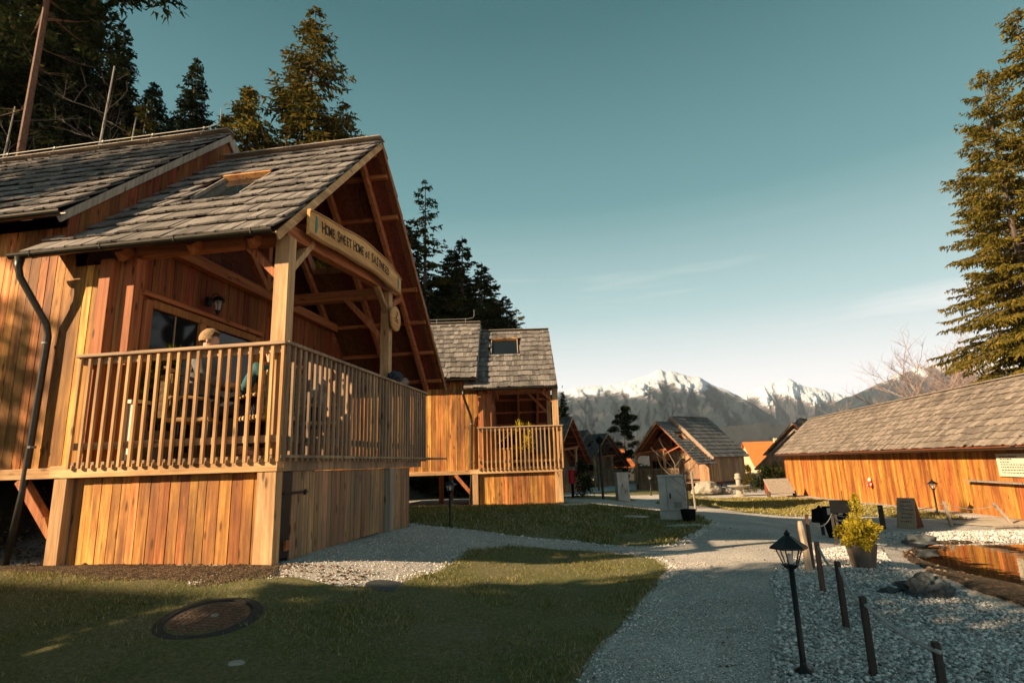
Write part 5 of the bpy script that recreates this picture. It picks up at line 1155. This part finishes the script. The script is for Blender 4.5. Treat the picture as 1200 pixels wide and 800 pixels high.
M3 = [(1160, 3873, 173), (1325, 3880, 262), (1462, 3886, 336), (1598, 3898, 379), (1734, 3906, 438), (1843, 3913, 487), (1979, 3924, 535), (2085, 3939, 542), (2246, 3959, 568), (2433, 3983, 593), (2675, 4010, 649), (3151, 4088, 633)]
M0 = [(-422, 1881, 92), (-198, 1915, 99), (-30, 1941, 99), (137, 1968, 96), (305, 1994, 102), (418, 2009, 112), (530, 2026, 117), (640, 2049, 91), (751, 2070, 73), (919, 2095, 82), (1087, 2122, 76)]
mm1 = mountain_mat('mountain_main', (.018, .032, .042), (.15, .15, .165), 352, .9, 60)
mm2 = mountain_mat('mountain_snowy', (.05, .055, .065), (.20, .17, .175), 395, .9, 80)
mm3 = mountain_mat('mountain_right', (.014, .026, .034), (.16, .145, .145), 480, .9, 60)
mm0 = mountain_mat('foothill', (.04, .04, .04), (.16, .12, .105), 900, .0, 60)
mountain('snowy_mountain', 'broad snow capped mountain in the middle of the horizon', M1, 3000, mm1, 1.5)
mountain('snowy_mountain', 'more distant snowy mountain right of the broad one', M2, 4300, mm2, 5.5, 400, 90)
mountain('forested_mountain', 'dark forested mountain with a snowy shoulder behind the barn', M3, 3600, mm3, 9.5, 300, 90, .015)
mountain('foothills', 'low brownish hills at the foot of the mountains', M0, 1900, mm0, 12.5, 260, 40, .12, .35)
# ------------------------------------------------------------------ porch of the nearest hut: chairs, table, people
HA = Vector((-3.26, 5.40, .30)); DZ = .30+1.07
MT['rattan'] = wood('rattan', (.20, .13, .06), (.42, .30, .16), 'X', .5, knots=False); MT['darkwood'] = flat('dark_table', (.05, .035, .025), .6)
def chair(label, x, y, rz):
    t = thing('wicker_chair', label, 'chair', (HA.x+x, HA.y+y, DZ), rz, 'wicker chairs on the porch')
    MB().bx(-.25, .25, -.23, .25, .40, .45).build('seat', 'rattan', t, .01)
    m = MB()
    for i in range(9): m.bx(-.24+i*.055, -.24+i*.055+.034, -.27-.004*i % 2, -.245, .45, .98-.015*abs(i-4))
    m.build('backrest', 'rattan', t)
    MB().bx(-.26, .26, -.275, -.24, .985, 1.02).build('back_rail', 'rattan', t)
    for sx in (-.24, .24):
        for sy in (-.22, .23): MB().tube([(sx, sy, .40), (sx*1.05, sy*1.05, 0)], .018, 6).build('leg', 'darkwood', t)
        MB().tube([(sx*1.1, -.24, .66), (sx*1.15, 0, .67), (sx*1.1, .22, .64), (sx, .23, .42)], .02, 6).build('armrest', 'rattan', t)
chair('wicker chair with a slatted back holding the person in the grey jacket', -1.38, .52, R(-70)); chair('wicker chair behind the white porch post', -.52, .62, R(60)); chair('wicker chair nearest the long side railing', -.50, 1.75, R(120))
t = thing('porch_table', 'round dark table between the seated people on the porch', 'table', (HA.x-.95, HA.y+1.25, DZ))
MB().lathe([(.42, .70), (.44, .72), (.42, .74)], n=24).build('tabletop', 'darkwood', t); MB().lathe([(.22, 0), (.2, .03), (.04, .06), (.035, .7)], n=12).build('pedestal', 'darkwood', t)
def skinmesh(name, verts, edges, mat, parent, lv=1):
    me = bpy.data.meshes.new(name); me.from_pydata([v[:3] for v in verts], edges, []); o = bpy.data.objects.new(name, me); COL.objects.link(o); o.parent = parent; me.materials.append(MT[mat])
    s = o.modifiers.new('skin', 'SKIN'); 
    for i, v in enumerate(verts): me.skin_vertices[0].data[i].radius = (v[3], v[4] if len(v) > 4 else v[3])
    me.skin_vertices[0].data[0].use_root = True; s.use_smooth_shade = True; u = o.modifiers.new('sub', 'SUBSURF'); u.levels = lv; u.render_levels = lv; return o
MT['skin'] = flat('skin', (.50, .27, .18), .6, 0, .05, 5)
def person(label, x, y, rz, jacket, trousers, hair, sc=1.08, turn=0.0, cap=False):
    t = thing('person', label, 'person', (HA.x+x, HA.y+y, DZ), rz, None, sc)
    def chain():
        v = [(0, 0, .52, .10, .12), (0, .01, .70, .11, .09), (0, .02, .92, .13, .09), (0, .03, 1.06, .055), (0, .05, 1.14, .06), (0, .065, 1.20, .082, .088), (0, .06, 1.29, .075, .085)]; e = [(i, i+1) for i in range(6)]
        v.append((0.02*turn, .145, 1.205, .016)); e.append((5, 7))
        for s in (-1, 1):
            k = len(v); v += [(s*.17, .02, 1.0, .06), (s*.25, .10, .78, .045), (s*.17, .32, .73, .035), (s*.15, .40, .725, .030, .018)]; e += [(2, k), (k, k+1), (k+1, k+2), (k+2, k+3)]
            for f in range(4):
                q = len(v); fx = s*(.13+.018*f); v += [(fx, .445, .722, .009), (fx, .475-.004*abs(f-1), .712, .008), (fx, .488-.004*abs(f-1), .695, .007)]; e += [(k+3, q), (q, q+1), (q+1, q+2)]
            q = len(v); v += [(s*.115, .40, .728, .010), (s*.10, .43, .722, .009)]; e += [(k+3, q), (q, q+1)]
            k = len(v); v += [(s*.10, .06, .50, .09), (s*.13, .44, .50, .065), (s*.13, .47, .26, .052), (s*.13, .46, .07, .038), (s*.13, .60, .035, .034)]; e += [(0, k), (k, k+1), (k+1, k+2), (k+2, k+3), (k+3, k+4)]
        return v, e
    v, e = chain(); skinmesh('body', v, e, 'skin', t)
    g_ = .022
    v = [(0, 0, .50, .15+g_, .14), (0, .01, .72, .15+g_, .12), (0, .02, .93, .165+g_, .115), (0, .03, 1.04, .075)]; e = [(0, 1), (1, 2), (2, 3)]
    for s in (-1, 1): k = len(v); v += [(s*.18, .02, 1.0, .085), (s*.26, .10, .78, .066), (s*.175, .30, .735, .05)]; e += [(2, k), (k, k+1), (k+1, k+2)]
    skinmesh('jacket', v, e, jacket, t)
    v = [(0, .02, .50, .15, .13)]; e = []
    for s in (-1, 1): k = len(v); v += [(s*.10, .08, .505, .11), (s*.13, .45, .50, .085), (s*.13, .475, .26, .07), (s*.13, .46, .10, .06)]; e += [(0, k), (k, k+1), (k+1, k+2), (k+2, k+3)]
    skinmesh('trousers', v, e, trousers, t)
    bm = bmesh.new(); bmesh.ops.create_icosphere(bm, subdivisions=3, radius=1)
    for q in list(bm.verts):
        q.co = Vector((q.co.x*.098, q.co.y*.112, q.co.z*.115))*(1+.03*noise.noise(q.co*6))
    bmesh.ops.delete(bm, geom=[q for q in bm.verts if q.co.z < -.035 or (q.co.y > .055 and q.co.z < .045)], context='VERTS')
    me = bpy.data.meshes.new('hair'); bm.to_mesh(me); bm.free(); me.shade_smooth(); me.materials.append(MT[hair]); o = bpy.data.objects.new('cap' if cap else 'hair', me); COL.objects.link(o); o.parent = t; o.location = (0, .058, 1.245)
    for s in (-1, 1): MB().lathe([(.002, -.026), (.014, -.01), (.016, .012), (.004, .026)], (s*.088, .06, 1.2), 8).build('ear', 'skin', t, smooth=True)
    MB().lathe([(.002, -.004), (.007, 0), (.002, .004)], (-.03, .142, 1.235), 8).lathe([(.002, -.004), (.007, 0), (.002, .004)], (.03, .142, 1.235), 8).build('eyes', 'slate', t)
    return t
MT['jgrey'] = flat('grey_jacket', (.12, .13, .14), .85, 0, .3, 14); MT['jteal'] = flat('teal_jacket', (.02, .09, .11), .8, 0, .2, 8); MT['jcheck'] = flat('pale_grey_hood', (.34, .32, .31), .9, 0, .4, 24)
MT['hblond'] = flat('knitted_tan_hat', (.32, .21, .11), .95, 0, .35, 60, .5); MT['hdark'] = flat('dark_hair', (.03, .024, .02), .8); MT['jeans'] = flat('dark_jeans', (.03, .035, .05), .9)
person('seated person in a grey jacket and tan knitted hat looking right, behind the front railing', -1.36, .55, R(-70), 'jgrey', 'jeans', 'hblond', 1.12)
person('seated person in a teal jacket behind the white porch post', -.52, .66, R(55), 'jteal', 'jeans', 'hdark', 1.0)
person('seated person in a pale grey hooded top and dark cap behind the side railing', -.48, 1.72, R(115), 'jcheck', 'jeans', 'hdark', 1.0, cap=True)
# potted greenery and white planter on the porch, cloth and glass ball on the railing
t = thing('porch_plant', 'leafy green potted plant behind the left end of the front railing', 'plant', (HA.x-1.78, HA.y+.45, DZ)); MB().lathe([(.12, 0), (.17, .32), (.15, .32), (.13, .3)], n=16).build('pot', 'terra', t)
MB().tube([(0, 0, .28), (.02, 0, .9)], .012, 5).build('stem', 'trunk', t); rgx = random.Random(8)
leafy('foliage', [((rgx.uniform(-.13, .13), rgx.uniform(-.13, .13), .4+i*.05), .10, 70, .09, 1) for i in range(17)], 'leafgreen', t, 3)
t = thing('white_planter', 'low white slatted planter at the left end of the porch', 'planter', (HA.x-2.05, HA.y+.28, DZ)); m = MB()
for i in range(5): m.bx(-.22+i*.09, -.22+i*.09+.07, -.12, -.10, .0, .62)
m.build('slats', 'cream', t); MB().bx(-.24, .24, -.14, .10, .62, .66).build('top', 'cream', t); MB().bx(-.22, .22, -.10, .08, 0, .6).build('box', 'rail', t)
MT['cloth'] = flat('dark_cloth', (.02, .03, .045), .9, 0, .3, 12)
bm = bmesh.new(); bmesh.ops.create_uvsphere(bm, u_segments=24, v_segments=14, radius=1)
for v in bm.verts: n = noise.noise(v.co*2.2)*.35; v.co = Vector((v.co.x*.10*(1+n), v.co.y*.19*(1+n), v.co.z*.085*(1+n)))
me = bpy.data.meshes.new('folded_cloth'); bm.to_mesh(me); bm.free(); me.shade_smooth(); me.materials.append(MT['cloth']); o = bpy.data.objects.new('folded_cloth', me); COL.objects.link(o); o.location = (-3.2, 8.45, 2.59); tag(o, 'dark cloth folded over the side railing at the far post', 'cloth')
t = thing('glass_ball', 'small round glass ornament on a stem above the far end of the side railing', 'ornament', (-3.35, 9.3, DZ+.0)); MB().tube([(0, 0, 0), (0, 0, 1.2)], .008, 6).build('stem', 'iron', t); MB().lathe([(.01, 1.18), (.05, 1.20), (.075, 1.26), (.05, 1.32), (.01, 1.34)], n=14).build('ball', 'lampglass', t, smooth=True)
# porch furniture of the second hut
def at_b(x, y): c, s = math.cos(.157), math.sin(.157); return (-1.32+c*x-s*y, 16.75+s*x+c*y, .05+1.07)
t = thing('porch_bench', 'pale wooden box seat on the porch of the second hut', 'bench', at_b(-1.75, .5), .157); MB().bx(-.3, .3, -.22, .22, 0, .5).build('box', 'larch_pale', t, .01); MB().bx(-.33, .33, -.25, .25, .505, .55).build('lid', 'railX', t, .005)
t = thing('porch_plant', 'dry brown potted plant on the porch of the second hut', 'plant', at_b(-1.05, .6), 0); MB().lathe([(.12, 0), (.17, .45), (.15, .45), (.13, .42)], n=14).build('pot', 'terra', t)
leafy('foliage', [((rgx.uniform(-.2, .2), rgx.uniform(-.2, .2), .5+i*.07), .13, 60, .12, 1) for i in range(11)], 'conifer_gold', t, 6)
# ------------------------------------------------------------------ air
def haze():
    m = bpy.data.materials.new('haze_air'); m.use_nodes = True; t = m.node_tree; t.nodes.clear(); o_ = t.nodes.new('ShaderNodeOutputMaterial'); pv = t.nodes.new('ShaderNodeVolumePrincipled')
    pv.inputs['Color'].default_value = (.66, .82, 1.0, 1); pv.inputs['Density'].default_value = HAZE; pv.inputs['Anisotropy'].default_value = .0; t.links.new(pv.outputs[0], o_.inputs['Volume'])
    MT['haze'] = m; b = MB().bx(-4200, 4200, -380, 5800, -120, 720).build('haze', 'haze'); b['kind'] = 'stuff'; b['label'] = 'pale air between here and the mountains'
HAZE = 5.5e-5
haze()
